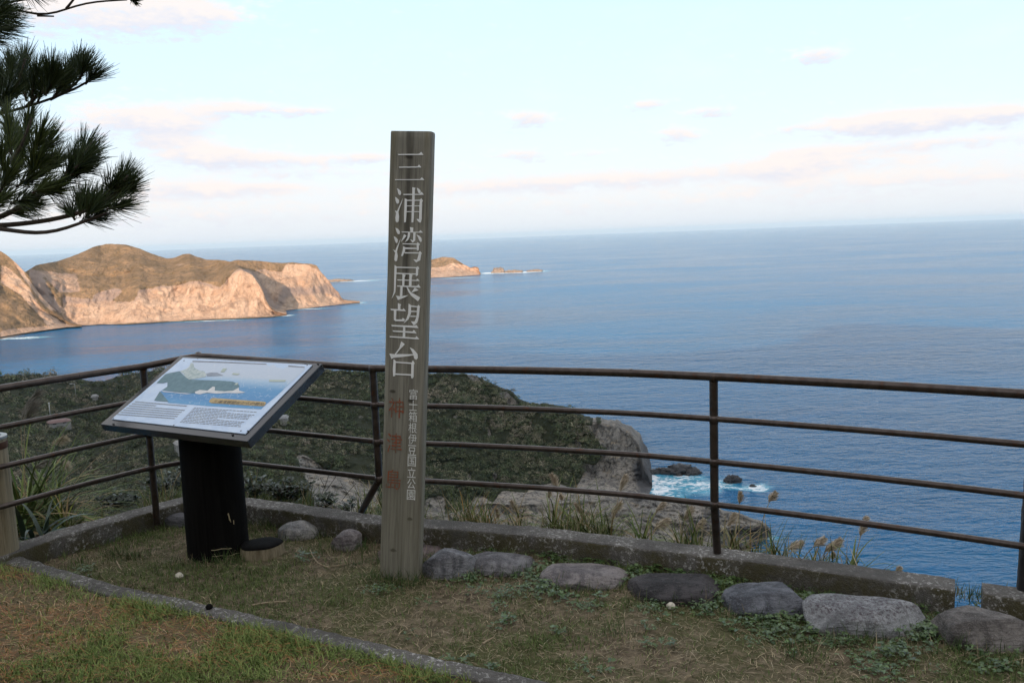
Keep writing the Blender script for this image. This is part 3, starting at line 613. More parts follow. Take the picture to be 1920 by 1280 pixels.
def scrubcol(N, nq):
    b = np.array([(0.042, 0.058, 0.028), (0.078, 0.098, 0.047), (0.135, 0.13, 0.078), (0.24, 0.205, 0.155)])
    k = np.clip((kindn - .28) / .5, 0, .999) * 3; i = k.astype(int); f_ = (k - i)[:, None]; c = b[i] * (1 - f_) + b[i + 1] * f_
    return c[:, None] * (0.6 + 0.8 * rng.random((N, nq, 1))) * (0.65 + 0.7 * rng.random((N, 1, 1)))
V, Q, colr = leaf_quads(C + np.array([0, 0, .25]) * R[:, None], R, 58, (0.12 + .055 * R) * np.sqrt(Dc / 400), scrubcol, flat=1.0)
tag(mesh_np('scrub', V, Q, M_scrub, attrs={'col': colr}), 'dense low scrub covering the hillside below the railing', 'scrub', kind='stuff')


# ------------------------------------------------------------------ mountain behind the camera, whose shade lies over the lookout
na, nb = 120, 40; Vm = []
for i in range(nb):
    s = i / (nb - 1); dist = 40 + 700 * s
    for j in range(na):
        a = rad(-190 + 200 * j / (na - 1)); hgt_ = 128 * math.sin(min(1, (dist - 40) / 270) * math.pi / 2) ** 1.3 if dist < 310 else 128 - (dist - 310) * .12
        Vm.append((dist * math.cos(a), dist * math.sin(a) if math.sin(a) < 0 else dist * math.sin(a), 0.05 + hgt_))
Vm = np.array(Vm); edge = np.repeat(np.ones(1), len(Vm)); aa = np.tile(np.linspace(-190, 10, na), nb)
Vm[:, 2] *= np.clip(np.minimum(aa + 190, 10 - aa) / 25, 0, 1); Vm[:, 2] += (fbm(Vm / 60, 4, 500) - .5) * 8 * np.clip(Vm[:, 2] / 40, 0, 1)
Vm[:, 2] -= 1.5 * (1 - np.clip(np.linalg.norm(Vm[:, :2], axis=1) / 60 - .6, 0, 1))
M_mount = mat('mountain_scrub', lambda n: {'Base Color': n.mix(n.noise(n.pos(), 0.08, 6, 0.7), (0.035, 0.045, 0.02), (0.10, 0.09, 0.05)), 'Roughness': 0.95})
tag(mesh_np('mountain', Vm, grid_faces(nb, na), M_mount, smooth=True), 'scrub covered mountainside rising behind the lookout', 'mountain', kind='structure')
#PART2
# ------------------------------------------------------------------ the lookout: lawn, slope, kerbs
FRONT_EDGE = [(-9, -7), (-3.7, 2.7), (-2.747, 4.571), (-2.66, 4.757), (-2.341, 5.118), (-2.13, 5.36), (-1.685, 5.221), (-.874, 4.80), (-.45, 4.67), (.078, 4.495), (.874, 4.134), (1.113, 4.026), (1.92, 3.605), (2.2, 3.47), (6, 1.6), (14, -4)]
fe = np.array(FRONT_EDGE)
def edge_y(x): return np.interp(x, fe[:, 0], fe[:, 1])
KERB = [tuple(atz(x, y, .1)[:2]) for x, y in ((25, 1048), (112, 1074), (202, 1102), (335, 1130), (450, 1155), (538, 1175), (675, 1207), (800, 1238), (955, 1272))]
k0, k1 = np.array(KERB[0]), np.array(KERB[1]); ke0 = k0 + (k0 - k1) / np.linalg.norm(k1 - k0) * 1.6
k8, k7 = np.array(KERB[-1]), np.array(KERB[-2]); ke1 = k8 + (k8 - k7) / np.linalg.norm(k8 - k7) * 3.5
KERBX = [tuple(ke0)] + KERB + [tuple(ke1)]
kb = np.array(KERBX)
def kerb_y(x): return np.interp(x, kb[:, 0], kb[:, 1]) + np.where(x > kb[-1, 0], (x - kb[-1, 0]) * -.5, 0) + np.where(x < kb[0, 0], (x - kb[0, 0]) * -.5, 0)
def ground_z(x, y):
    x = np.asarray(x, float); y = np.asarray(y, float)
    p = np.stack([x, y, x * 0], 1); lump = (fbm(p * 2.2, 3, 900) - .5) * .035 + (fbm(p * 9, 3, 901) - .5) * .014
    fr = np.clip((kerb_y(x) - y) / .06 + .5, 0, 1)
    return lump + fr * .088
xs = np.unique(np.concatenate([np.linspace(-30, -3.5, 20), np.arange(-3.5, 2.9, .025), np.linspace(2.9, 30, 20)]))
ts = np.concatenate([np.linspace(-40, 1.8, 16)[:-1], np.linspace(1.8, 6, 150)])
V = []
for t in ts:
    f = (t + 40) / 46
    ey = np.where(xs > 14, -4 - (xs - 14) * .6, edge_y(xs)); ey = np.where(xs < -9, -7 + (xs + 9) * 1.0, ey) + .05
    y = np.where(ey > 1.8, np.where(t < 1.8, t, 1.8 + (ey - 1.8) * (t - 1.8) / 4.2), np.where(t < 1.8, -40 + (ey + 40) * (t + 40) / 46, -40 + (ey + 40) * (t + 40) / 46))
    V.append(np.stack([xs, y, ground_z(xs, y)], 1))
V = np.concatenate(V); fr = np.clip((kerb_y(V[:, 0]) - V[:, 1]) / .06 + .5, 0, 1)
tag(mesh_np('lawn', V, grid_faces(len(ts), len(xs)), M_ground, attrs={'front': fr}, smooth=True), 'worn lawn of the lookout on both sides of the front kerb', 'lawn', kind='structure')
# the drop beyond the wall
ex = np.concatenate([np.linspace(-9, -3.4, 20), np.linspace(-3.4, 3, 120), np.linspace(3, 14, 20)]); eyy = edge_y(ex)
rows = []
for k in (.06, .3, .7, 1.5, 3, 6, 12, 25, 50, 90):
    tx = np.gradient(ex); ty = np.gradient(eyy); ln = np.hypot(tx, ty); nx, ny = -ty / ln, tx / ln
    kk = 9; nx = np.convolve(np.pad(nx, kk, 'edge'), np.ones(2 * kk + 1) / (2 * kk + 1), 'valid'); ny = np.convolve(np.pad(ny, kk, 'edge'), np.ones(2 * kk + 1) / (2 * kk + 1), 'valid')
    rows.append(np.stack([ex + nx * k, eyy + ny * k, -.02 - k * 1.05 + (fbm(np.stack([ex, eyy, ex * 0 + k], 1) * 1.5, 3, 910) - .5) * min(.2, k * .3)], 1))
V = np.concatenate(rows)
tag(mesh_np('slope', V, grid_faces(len(rows), len(ex)), M_ground, attrs={'front': np.zeros(len(V))}, smooth=True), 'steep earth slope falling away just outside the low concrete wall', 'slope', kind='structure')


def resample(path, step):
    p = np.array(path, float); s = np.concatenate([[0], np.cumsum(np.linalg.norm(np.diff(p, axis=0), axis=1))])
    m = max(2, int(s[-1] / step) + 1); q = np.linspace(0, s[-1], m); return np.stack([np.interp(q, s, p[:, k]) for k in range(p.shape[1])], 1)
def sweep_curb(name, path, wid, z0, z1, material, seed, rough=.006, parent=None, step=.02):
    p = resample(path, step); t = np.gradient(p, axis=0); t /= np.linalg.norm(t, axis=1)[:, None]; nrm = np.stack([-t[:, 1], t[:, 0]], 1)
    r = .012; prof = [(0, z0)] + [(0, z0 + (z1 - r - z0) * k / 6) for k in range(1, 7)] + [(r * .3, z1 - r * .3)] + [(r + (wid - 2 * r) * k / 8, z1) for k in range(9)] + [(wid - r * .3, z1 - r * .3), (wid, z1 - r)] + [(wid, z0)]
    V = np.stack([np.stack([p[:, 0] + nrm[:, 0] * o, p[:, 1] + nrm[:, 1] * o, np.full(len(p), z)], 1) for o, z in prof], 1)
    nr_, nc_ = V.shape[:2]; V = V.reshape(-1, 3)
    d = np.stack([fbm(V * 14, 4, seed + k, .6) - .5 for k in range(3)], 1) * rough * 2; chip = np.clip(fbm(V * 5, 3, seed + 9) - .62, 0, 1) * .05
    tops = (V[:, 2] > z1 - .03); V = V + d; V[:, 2] -= chip * tops
    Q = list(map(tuple, grid_faces(nr_, nc_))); mb = MB(); mb.v = [tuple(a) for a in V]; mb.f = Q + [tuple(range(nc_)), tuple((nr_ - 1) * nc_ + j for j in range(nc_ - 1, -1, -1))]
    return mb.build(name, material, parent, smooth=True, auto=50)
o = sweep_curb('concrete_wall', FRONT_EDGE[1:13], .155, -.25, .12, M_conc, 31, .007)
tag(o, 'long low mossy concrete wall under the railing, running round the corner', 'low wall')
o = sweep_curb('concrete_wall', [(2.02, 3.56), (2.9, 3.12)], .145, -.25, .12, M_conc, 47, .007)
tag(o, 'short piece of low concrete wall past the gap, at the right edge', 'low wall')
o = sweep_curb('kerb', KERBX, .10, -.1, .094, M_kerb, 57, .009); o.location.x -= .02; o.location.y -= .04
tag(o, 'speckled grey concrete kerb between the front lawn and the sunken lawn', 'kerb')

# ------------------------------------------------------------------ railing
CORNER = np.array([-1.98, 5.34])
RP = [atz(x, y, 1.04)[:2] for x, y in ((0, 728), (130, 707), (268, 686.5))] + [CORNER] + [atz(x, y, 1.04)[:2] for x, y in ((700, 690.5), (850, 692), (1000, 694.5), (1180, 699), (1338, 706), (1480, 713), (1620, 720.5), (1760, 728.5), (1920, 738.5))]
RP = [RP[0] + (RP[0] - RP[1]) * 4.0] + RP
RP = np.array(RP + [RP[-1] + (RP[-1] - RP[-2]) * .55])
rp = np.array(RP)
def smooth_path(p, step=.03, sharp=None, it=6):
    q = resample(p, step)
    for _ in range(it): q[1:-1] = q[1:-1] * .5 + (q[:-2] + q[2:]) * .25
    return q
rail = thing('railing', 'brown painted pipe railing with four bars along the cliff edge', 'railing', (0.972, 4.087, .12))
def railz(z, r, name, ext_end):
    q = smooth_path(rp[:len(rp) if ext_end else len(rp)], .04); mb = MB()
    rise = .03 * (z - .405) / .635; mb.tube([(a, b, z + rise * max(0, 1 - math.hypot(a + 1.98, b - 5.34) / (.33 if a < -1.98 else 1.33))) for a, b in q], r, 14); return mb.build(name, M_pipe, rail, smooth=True, auto=60)
railz(1.04, .0205, 'top_rail', True)
RAILZ = (.833, .62, .405)
for z in RAILZ: railz(z, .0148, 'rail', False)
def post(px_top, base, kink):
    i = atz(*px_top, 1.04); mb = MB(); pts = [(i[0], i[1], 1.035)]
    if kink: pts += [(i[0], i[1], z) for z in (.9, .7, .5, .40)] + [tuple(base)]
    else: pts += [(i[0], i[1], z) for z in (.8, .5, .2)] + [tuple(base)]
    mb.tube(pts, .0205, 14); o = mb.build('post', M_pipe, rail, smooth=True, auto=60)
    for z in (1.04,) + RAILZ:                    # weld beads
        wl = MB(); wl.tube([(i[0], i[1], z - .024), (i[0], i[1], z), (i[0], i[1], z + .016)], [.0215, .0245, .0215], 12); wl.build('weld_bead', M_pipe, rail, smooth=True)
b268 = atz(268, 686, 1.04)
post((268, 686.5), (b268[0], b268[1], .04), False)
b = atz(678, 958, .115); post((699, 690.5), b, True)
b = atz(1345, 1037, .115); post((1338, 706), b, True)
mb = MB(); mb.lathe((CORNER[0], CORNER[1], 1.07), [(.0, -.024), (.018, -.02), (.025, 0), (.018, .02), (0, .026)], 14)
mb.build('corner_joint', M_pipe, rail, smooth=True)
mb = MB(); c = atz(1180, 699, 1.04); c2 = atz(1186, 699.3, 1.04); mb.tube([(c[0], c[1], 1.04), (c2[0], c2[1], 1.04)], .0222, 14); mb.build('joint_sleeve', M_pipe, rail, smooth=True)

# dark square post at the right
t = thing('square_post', 'rough dark square post at the right edge where the railing bars end', 'post', (2.262, 3.60, .1))
mb = MB(); cxy = np.array([2.262, 3.60]); a = rad(-28); e1 = np.array([math.cos(a), math.sin(a)]); e2 = np.array([-e1[1], e1[0]])
rows = []
for z in np.linspace(.10, 1.22, 60):
    row = []
    for k in range(40):
        s = k / 40 * 4; sd = int(s); f = s - sd; m = [(-1, -1), (1, -1), (1, 1), (-1, 1), (-1, -1)]
        u = np.array(m[sd]) * (1 - f) + np.array(m[sd + 1]) * f; u = u / (np.abs(u) ** 6).sum() ** (1 / 6)
        pxy = cxy + np.array([.035 * (z - .1), 0]) + (e1 * u[0] + e2 * u[1]) * .062; row.append((pxy[0], pxy[1], z))
    rows.append(row)
P = np.array(rows).reshape(-1, 3); P[:, :2] += (np.stack([fbm(P * 40, 3, 611), fbm(P * 40, 3, 612)], 1) - .5) * .008
mb.grid(P.reshape(60, 40, 3).tolist(), True, True); mb.build('shaft', M_rblack, t, smooth=True, auto=60)
mb = MB(); mb.lathe((cxy[0] + .039, cxy[1], 1.22), [(.0, .05), (.03, .045), (.055, .02), (.06, 0.002)], 16); mb.build('cap', M_rblack, t, smooth=True)

# ------------------------------------------------------------------ timber signpost
yaw, lx, ly, SW, SH = -0.201, .076, .02, .21, 2.284
ez = np.array([lx, ly, 1]); ez /= np.linalg.norm(ez); exs = np.array([math.cos(yaw), math.sin(yaw), 0]); exs = exs - ez * (exs @ ez); exs /= np.linalg.norm(exs); eys = np.cross(ez, exs)
SO = np.array([-.632, 4.247, 0.0])
sign = thing('signpost', 'tall leaning weathered timber signpost carved with white and red characters', 'signpost', tuple(SO))
MS = Matrix(((exs[0], eys[0], ez[0]), (exs[1], eys[1], ez[1]), (exs[2], eys[2], ez[2]))).to_4x4()
sign.matrix_world = Matrix.Translation(SO) @ MS
mb = MB(); rows = []; th = .078; r_ = .012
prof = [(-SW / 2, 0.004), (-SW / 2 + .004, 0), (SW / 2 - r_, 0), (SW / 2 - r_ * .3, r_ * .3), (SW / 2, r_), (SW / 2, th - r_), (SW / 2 - r_, th), (-SW / 2 + r_, th), (-SW / 2, th - r_)]
pf = []
for k in range(len(prof)):
    a_, b_ = np.array(prof[k]), np.array(prof[(k + 1) % len(prof)]); m_ = max(1, int(np.linalg.norm(b_ - a_) / .02))
    pf += [tuple(a_ + (b_ - a_) * i / m_) for i in range(m_)]
for z in np.concatenate([[-.05], np.linspace(0, SH - .008, 70), [SH]]):
    sh = .004 if z == SH else 0
    rows.append([(x * (1 - sh * 3), y + (sh if y < th / 2 else -sh), z) for x, y in pf])
P = np.array(rows).reshape(-1, 3); P[:, :2] += (np.stack([fbm(P * np.array([20, 20, 5]), 3, 621), fbm(P * np.array([20, 20, 5]), 3, 622)], 1) - .5) * .003
def build_local(mb, name, material, parent, **k):
    loc = parent.location.copy(); parent_loc = Vector(loc); 
    mb.v = [tuple(Vector(p) + parent_loc) for p in mb.v]; return mb.build(name, material, parent, **k)
mb.grid(P.reshape(len(rows), len(pf), 3).tolist(), True, True); build_local(mb, 'plank', M_post, sign, smooth=True, auto=45)
def onsign(x, y):                                # photo pixel on the plank's front face -> plank coordinates
    d = ray(x, y); s = ((SO - CAM) @ eys) / (d @ eys); p = CAM + d * s - SO; return float(p @ exs), float(p @ ez)
G1 = [[(230,163),(560,160),(598,127),(632,178),(230,180)],[(240,365),(535,362),(565,332),(600,378),(250,382)],[(178,567),(580,565),(607,532),(648,578),(178,580)],
[(208,712),(235,722),(268,755),(275,790),(262,818),(245,815),(230,790),(220,740)],[(180,848),(205,862),(238,895),(242,935),(225,958),(205,950),(190,915)],
[(300,875),(285,935),(230,1090),(243,1160),(235,1240),(210,1258),(190,1240),(185,1180),(195,1110),(178,1065),(210,1075)],[(310,800),(570,800),(602,768),(640,815),(315,818)],
[(525,702),(550,712),(582,740),(588,770),(570,792),(548,780),(535,735)],[(455,692),(503,702),(495,740),(480,1180),(470,1255),(440,1255),(445,1100),(455,800)],
[(333,870),(370,885),(362,1100),(350,1250),(322,1256),(325,1100)],[(365,895),(575,893),(598,870),(625,910),(610,925),(575,910),(365,912)],
[(575,905),(612,920),(605,1200),(590,1258),(562,1255),(520,1200),(562,1200),(568,1000)],[(365,985),(575,985),(575,998),(365,998)],[(360,1077),(575,1077),(575,1090),(360,1090)]]
G2 = [[(185,62),(225,78),(255,120),(250,160),(225,165),(205,130)],[(158,197),(195,215),(222,255),(215,300),(195,305),(178,270)],[(265,235),(255,280),(208,440),(222,510),(210,590),(185,598),(168,575),(172,510),(182,460),(145,408),(182,425)],
[(418,50),(470,58),(465,125),(425,128)],[(283,122),(560,126),(585,100),(625,140),(290,136)],[(322,162),(362,185),(330,230),(270,290),(300,225)],[(388,135),(422,140),(415,200),(385,260),(335,292),(375,220)],
[(470,135),(508,138),(500,265),(460,300),(420,245),(465,262)],[(520,170),(560,185),(600,225),(605,275),(590,290),(565,265),(548,215)],[(298,308),(525,314),(540,292),(580,325),(558,345),(530,330),(300,324)],
[(525,330),(560,340),(558,420),(528,425)],[(310,355),(345,375),(530,382),(530,400),(340,402),(322,395)],[(310,355),(342,372),(335,440),(298,515),(275,510),(300,430)],[(330,452),(560,455),(575,432),(608,468),(590,490),(560,472),(335,470)],
[(560,468),(598,475),(580,580),(515,615),(470,565),(530,572)],[(170,655),(205,680),(190,1000),(182,1090),(125,1193),(160,1080),(165,900)],[(200,683),(520,690),(545,673),(565,712),(545,730),(515,706),(200,702)],[(515,700),(550,710),(545,820),(510,837)],
[(200,780),(515,792),(515,810),(200,798)],[(297,800),(350,815),(330,850),(325,985),(292,985)],[(410,800),(460,815),(445,850),(440,1005),(402,1000)],[(215,885),(515,895),(535,870),(572,912),(215,902)],[(210,982),(530,990),(552,965),(588,1018),(215,1000)],
[(265,1000),(300,1000),(295,1145),(258,1165)],[(195,1145),(270,1155),(395,1135),(320,1180),(225,1215)],[(360,1000),(385,1020),(430,1090),(580,1175),(545,1235),(440,1150),(390,1080)],[(495,1015),(553,1058),(495,1080),(440,1092)]]
G3 = [[(250,65),(300,85),(287,110),(287,165),(250,165)],[(138,150),(320,160),(335,142),(370,187),(150,172)],[(190,172),(228,175),(222,290),(225,312),(190,325)],[(190,300),(225,312),(315,308),(320,288),(355,310),(345,340),(210,335)],
[(410,75),(447,95),(445,220),(410,310),(335,370),(380,290),(405,220)],[(440,100),(540,112),(560,92),(585,120),(570,145),(540,128),(440,120)],[(540,120),(578,130),(565,270),(540,360),(490,400),(445,338),(500,340),(530,270)],[(445,180),(540,183),(540,198),(445,198)],
[(438,255),(530,257),(530,270),(435,272)],[(150,392),(500,405),(525,390),(558,440),(160,412)],[(330,410),(360,412),(360,585),(322,585)],[(170,475),(470,490),(490,465),(530,520),(180,493)],[(128,560),(510,583),(530,560),(570,608),(130,577)],
[(300,638),(355,682),(290,750),(220,832),(200,832),(270,740)],[(122,822),(200,832),(480,830),(490,845),(330,870),(180,885),(155,903)],[(428,728),(480,755),(545,830),(548,890),(525,913),(495,895),(480,830)],
[(185,905),(218,932),(210,1155),(178,1162),(175,1050)],[(215,940),(455,958),(475,920),(502,970),(480,985),(450,975),(215,958)],[(452,970),(490,975),(485,1170),(470,1195),(448,1185)],[(212,1120),(450,1132),(450,1150),(212,1138)]]
CHARS = {}
for Gs, ox, oy, sc_ in ((G1, 720, 270, 8.53), (G2, 720, 420, 8.53), (G3, 715, 560, 8.0)):
    for k, poly in enumerate(Gs):
        key = (ox, oy, k >= {270: 3, 420: 15, 560: 13}[oy]); mb = CHARS.setdefault(key, MB()); pts = [onsign(ox + a / sc_, oy + b / sc_) for a, b in poly]; m_ = len(pts); dz = -.0022 - .00012 * (k % 7)
        mb.add([(a, dz, b) for a, b in pts] + [(a, .002, b) for a, b in pts], [tuple(range(m_))[::-1]] + [(i, (i + 1) % m_, (i + 1) % m_ + m_, i + m_) for i in range(m_)])
for mb in CHARS.values(): build_local(mb, 'large_character', M_white, sign)
def text_mesh(ch):
    cu = bpy.data.curves.new('t', 'FONT'); cu.body = ch; cu.size = 1.0; cu.resolution_u = 4; o = bpy.data.objects.new('t', cu); COL.objects.link(o)
    me = bpy.data.meshes.new_from_object(o.evaluated_get(bpy.context.evaluated_depsgraph_get())); bpy.data.objects.remove(o)
    V = np.array([v.co[:] for v in me.vertices]); Fs = [tuple(p.vertices) for p in me.polygons]; bpy.data.meshes.remove(me); return V, Fs
def letters(chars, cents, w_, h_, name, material):
    for ch, (px, py) in zip(chars, cents):
        mb = MB(); V, Fs = text_mesh(ch); lo, hi = V.min(0), V.max(0); c = onsign(px, py); u = (V[:, 0] - (lo[0] + hi[0]) / 2) / (hi[0] - lo[0]) * w_; v = (V[:, 1] - (lo[1] + hi[1]) / 2) / (hi[1] - lo[1]) * h_
        mb.add([(c[0] + a, -.0025, c[1] + b + a * .02) for a, b in zip(u, v)], Fs); build_local(mb, name, material, sign)
letters('富士箱根伊豆国立公園', [(775.5 - i * .5, 739 + i * 20.9) for i in range(10)], .044, .053, 'small_character', M_white2)
letters('神津島', [(743, 764), (739.6, 830), (738, 898)], .080, .104, 'red_character', M_red)

# ------------------------------------------------------------------ information board
BY = 4.72; s_ = BY / 4.7; BC = np.array([-1.696 * s_, BY, 1.75 + (.933 - 1.75) * s_]); BW, BH = 1.143 * s_, .655 * s_
byaw, btilt = -.509, .484
bx = np.array([math.cos(byaw), math.sin(byaw), 0]); bn = np.array([-math.sin(byaw), math.cos(byaw), 0]); by = bn * math.cos(btilt) + np.array([0, 0, math.sin(btilt)]); bz = np.cross(bx, by)
board = thing('information_board', 'slanted information board with a sea view picture on a thick black post', 'information board', (-1.735, 4.745, 0))
def B(u, v, h=0): return BC + bx * u + by * v + bz * h
def onboard(x, y):
    d = ray(x, y); p = CAM + d * (((BC - CAM) @ bz) / (d @ bz)) - BC; return float(p @ bx), float(p @ by)
def slab(mb, u0_, u1, v0, v1, h0, h1): mb.add([B(u, v, h) for h in (h0, h1) for u, v in ((u0_, v0), (u1, v0), (u1, v1), (u0_, v1))], [(3, 2, 1, 0), (4, 5, 6, 7), (0, 1, 5, 4), (1, 2, 6, 5), (2, 3, 7, 6), (3, 0, 4, 7)])
mb = MB(); slab(mb, -BW / 2, BW / 2, -BH / 2, BH / 2, -.048, 0); mb.build('frame', M_frame, board, bevel=.003)
mb = MB(); mb.lathe((-1.735, 4.745, 0), [(.172, -.05), (.17, .02), (.168, .4), (.165, .79), (.0, .80)], 48); ped = mb.build('pedestal', M_charred, board, smooth=True, auto=50)
# the top of the post is cut to the slope of the board
for v in ped.data.vertices:
    p = np.array(v.co) + np.array(board.location)
    if p[2] > .5: p[2] = BC[2] - .05 - ((p - BC)[0] * bz[0] + (p - BC)[1] * bz[1]) / bz[2]; v.co = Vector(p - np.array(board.location))
for x0, y0, x1, y1, ww in ((428, 962, 431, 975, .007), (430, 970, 433, 978, .004), (438, 975, 438.5, 982, .005), (396, 1031, 434, 1027, .004), (398, 1042, 432, 1041, .003), (430, 1041, 455, 1034, .005)):
    pts = []
    for s in np.linspace(0, 1, 7):
        d = ray(x0 + (x1 - x0) * s, y0 + (y1 - y0) * s + math.sin(s * 9) * .7); o2 = CAM[:2] - np.array([-1.735, 4.745]); a_ = d[0] ** 2 + d[1] ** 2; b_ = 2 * (o2 @ d[:2]); c_ = o2 @ o2 - .1715 ** 2; di = b_ * b_ - 4 * a_ * c_
        if di > 0: pts.append(CAM + d * ((-b_ - math.sqrt(di)) / (2 * a_)))
    mb = MB(); mb.tube(pts, ww * .5, 5); mb.build('bare_scratch', M_scratch, board)
def m_panel(n):
    p = n.obj(); g = n.noise(p, 12, 6, 0.7); s = n.noise(p, 150, 3, .6)
    c = n.mix(n.ss(g, .35, .7), (0.50, 0.63, 0.82), (0.60, 0.72, 0.88)); return {'Base Color': n.mix(n.m('MULTIPLY', n.ss(s, .64, .7), .5), c, (.3, .3, .3)), 'Roughness': 0.35}
M_panel = mat('white_panel', m_panel)
pu0, pu1, pv0, pv1 = -BW / 2 + .052, BW / 2 - .05, -BH / 2 + .045, BH / 2 - .022
mb = MB(); slab(mb, pu0, pu1, pv0, pv1, .0005, .006); panel = mb.build('panel', M_panel, board, bevel=.001)
def pol(name, polys, material, h, zo=(160, 640, 2.783), parent=board):
    mb = MB()
    for poly in polys: mb.add([B(*onboard(zo[0] + a / zo[2], zo[1] + b / zo[2]), h) for a, b in poly], [tuple(range(len(poly)))[::-1]])
    return mb.build(name, material, parent)
def vgrad(stops):
    def b(n):
        # printed bands run along the board's width
        d = n.node('ShaderNodeVectorMath', operation='DOT_PRODUCT'); n.put(d.inputs[0], n.vm('SUBTRACT', n.pos(), tuple(BC))); d.inputs[1].default_value = tuple(by)
        v = n.m('ADD', n.m('MULTIPLY', d.outputs['Value'], 1 / BH), .5); g = n.noise(n.pos(), 30, 5, .7)
        col = n.ramp(v, stops); cr = n.voro(n.pos(), 22, 'DISTANCE_TO_EDGE'); col = n.mix(n.m('MULTIPLY', n.ss(cr, .02, .005), n.ss(g, .45, .6)), col, (.7, .74, .78))
        return {'Base Color': col, 'Roughness': 0.35}
    return b
M_pic = mat('printed_sea_and_sky', vgrad([(0.30, (.10, .36, .62)), (0.42, (.055, .24, .50)), (0.60, (.09, .30, .55)), (0.70, (.38, .54, .70)), (0.75, (.52, .60, .70)), (0.95, (.54, .62, .74))]))
M_land = mat('printed_green_land', m_simple((.06, .15, .19), (.11, .22, .26), 30, .4)); M_cliffp = mat('printed_pale_cliff', m_simple((.30, .40, .40), (.55, .60, .58), 45, .4)); M_ink = mat('printed_ink', m_simple((.03, .03, .035), (.06, .06, .06), 50, .5)); M_grey_ink = mat('faded_ink', m_simple((.10, .10, .11), (.22, .22, .23), 90, .5))
M_tan = mat('printed_caption_tan', m_simple((.42, .30, .12), (.50, .37, .17), 30, .4)); M_edgeline = mat('printed_grey_edge', m_simple((.16, .18, .22), (.26, .28, .33), 30, .4)); M_ridge = mat('printed_blue_grey', m_simple((.22, .26, .32), (.32, .36, .42), 20, .4)); M_tag = mat('printed_small_plate', m_simple((.38, .45, .38), (.48, .54, .46), 20, .4)); M_wht = mat('printed_white', m_simple((.60, .60, .60), (.70, .70, .70), 60, .4))
pic = pol('picture', [[(560, 108), (640, 110), (800, 116), (950, 124), (960, 134), (985, 125), (1000, 140), (1035, 148), (1060, 135), (1145, 141), (1150, 150), (1000, 290), (950, 330), (920, 358), (780, 350), (640, 341), (540, 333), (435, 325), (415, 295), (395, 265), (430, 240), (432, 215), (410, 222), (375, 220), (420, 175), (450, 166), (500, 160), (530, 145), (548, 128)]], M_pic, .0070)
pol('picture_land', [[(375, 222), (420, 176), (450, 168), (495, 160), (520, 185), (545, 203), (600, 206), (700, 209), (770, 214), (800, 226), (808, 240), (790, 260), (720, 270), (640, 275), (560, 275), (470, 268), (405, 258), (432, 240), (432, 216), (410, 222)], [(393, 264), (438, 320), (362, 313)]], M_land, .0078, parent=board)
pol('picture_cliff', [[(497, 160), (530, 150), (545, 140), (553, 118), (566, 120), (572, 142), (600, 158), (622, 160), (636, 178), (630, 190), (590, 198), (545, 204), (525, 190), (515, 172)]], M_cliffp, .0080)
pol('picture_ridge', [[(634, 172), (660, 167), (690, 168), (725, 183), (680, 186), (638, 187)]], M_ridge, .0080)
pol('picture_surf', [[(575, 268), (600, 258), (640, 262), (668, 241), (680, 243), (678, 262), (730, 266), (775, 262), (804, 246), (806, 262), (840, 272), (800, 276), (740, 274), (690, 278), (640, 272), (600, 281), (578, 278)], [(400, 262), (470, 270), (560, 278), (530, 280), (460, 272), (410, 268)]], M_wht, .0082)
pol('picture_edge', [[(562, 105), (640, 107), (800, 113), (948, 121), (948, 126), (800, 120), (640, 114), (562, 112)], [(1062, 130), (1147, 137), (1147, 143), (1062, 137)]], M_edgeline, .0074)  # grey printed line along the picture's upper edges
for tg in ([(722, 146), (742, 147), (728, 166), (708, 165)], [(775, 170), (810, 173), (800, 181), (768, 178)], [(962, 205), (1050, 207), (1045, 216), (962, 215)], [(790, 222), (802, 220), (795, 232), (780, 232)]): pol('picture_tag', [tg], M_tag, .0084)
pol('caption_plate', [[(668, 300), (700, 302), (940, 320), (947, 326), (936, 342), (920, 343), (660, 327), (648, 320), (655, 306)]], M_tan, .0080)
V, Fs = text_mesh('三浦湾展望台からの眺め'); lo, hi = V.min(0), V.max(0); mb = MB()
a0, a1 = onboard(160 + 664 / 2.783, 640 + 326 / 2.783), onboard(160 + 928 / 2.783, 640 + 341 / 2.783); hh = .026
mb.add([B(a0[0] + (a1[0] - a0[0]) * (q[0] - lo[0]) / (hi[0] - lo[0]), a0[1] + (a1[1] - a0[1]) * (q[0] - lo[0]) / (hi[0] - lo[0]) + hh * (q[1] - lo[1]) / (hi[1] - lo[1]), .0088) for q in V], Fs); mb.build('caption_lettering', M_ink, board)
rg = random.Random(3); mb = MB()
def textlines(quad, nl, cw, gap, hfrac):
    q = [np.array(onboard(160 + a / 2.783, 640 + b / 2.783)) for a, b in quad]         # TL TR BR BL
    for i in range(nl):
        f = (i + .5) / nl; L = q[0] + (q[3] - q[0]) * f; R = q[1] + (q[2] - q[1]) * f; ln = np.linalg.norm(R - L); hh = np.linalg.norm(q[3] - q[0]) / nl * hfrac; x = 0; end = ln * (rg.uniform(.35, .8) if rg.random() < .2 else rg.uniform(.93, 1))
        d = (R - L) / ln
        while x < end:
            w_ = rg.uniform(*cw); a = L + d * x; b = L + d * min(end, x + w_); mb.add([B(*a, .0068), B(*b, .0068), B(b[0], b[1] + hh, .0068), B(a[0], a[1] + hh, .0068)], [(0, 1, 2, 3)]); x += w_ + gap
textlines([(268, 316), (545, 340), (480, 416), (160, 392)], 7, (.006, .010), .004, .42)
mb.build('small_print', M_grey_ink, board); mb = MB()
textlines([(572, 348), (905, 372), (820, 455), (492, 430)], 11, (.010, .030), .005, .38)
mb.build('small_print', M_grey_ink, board)
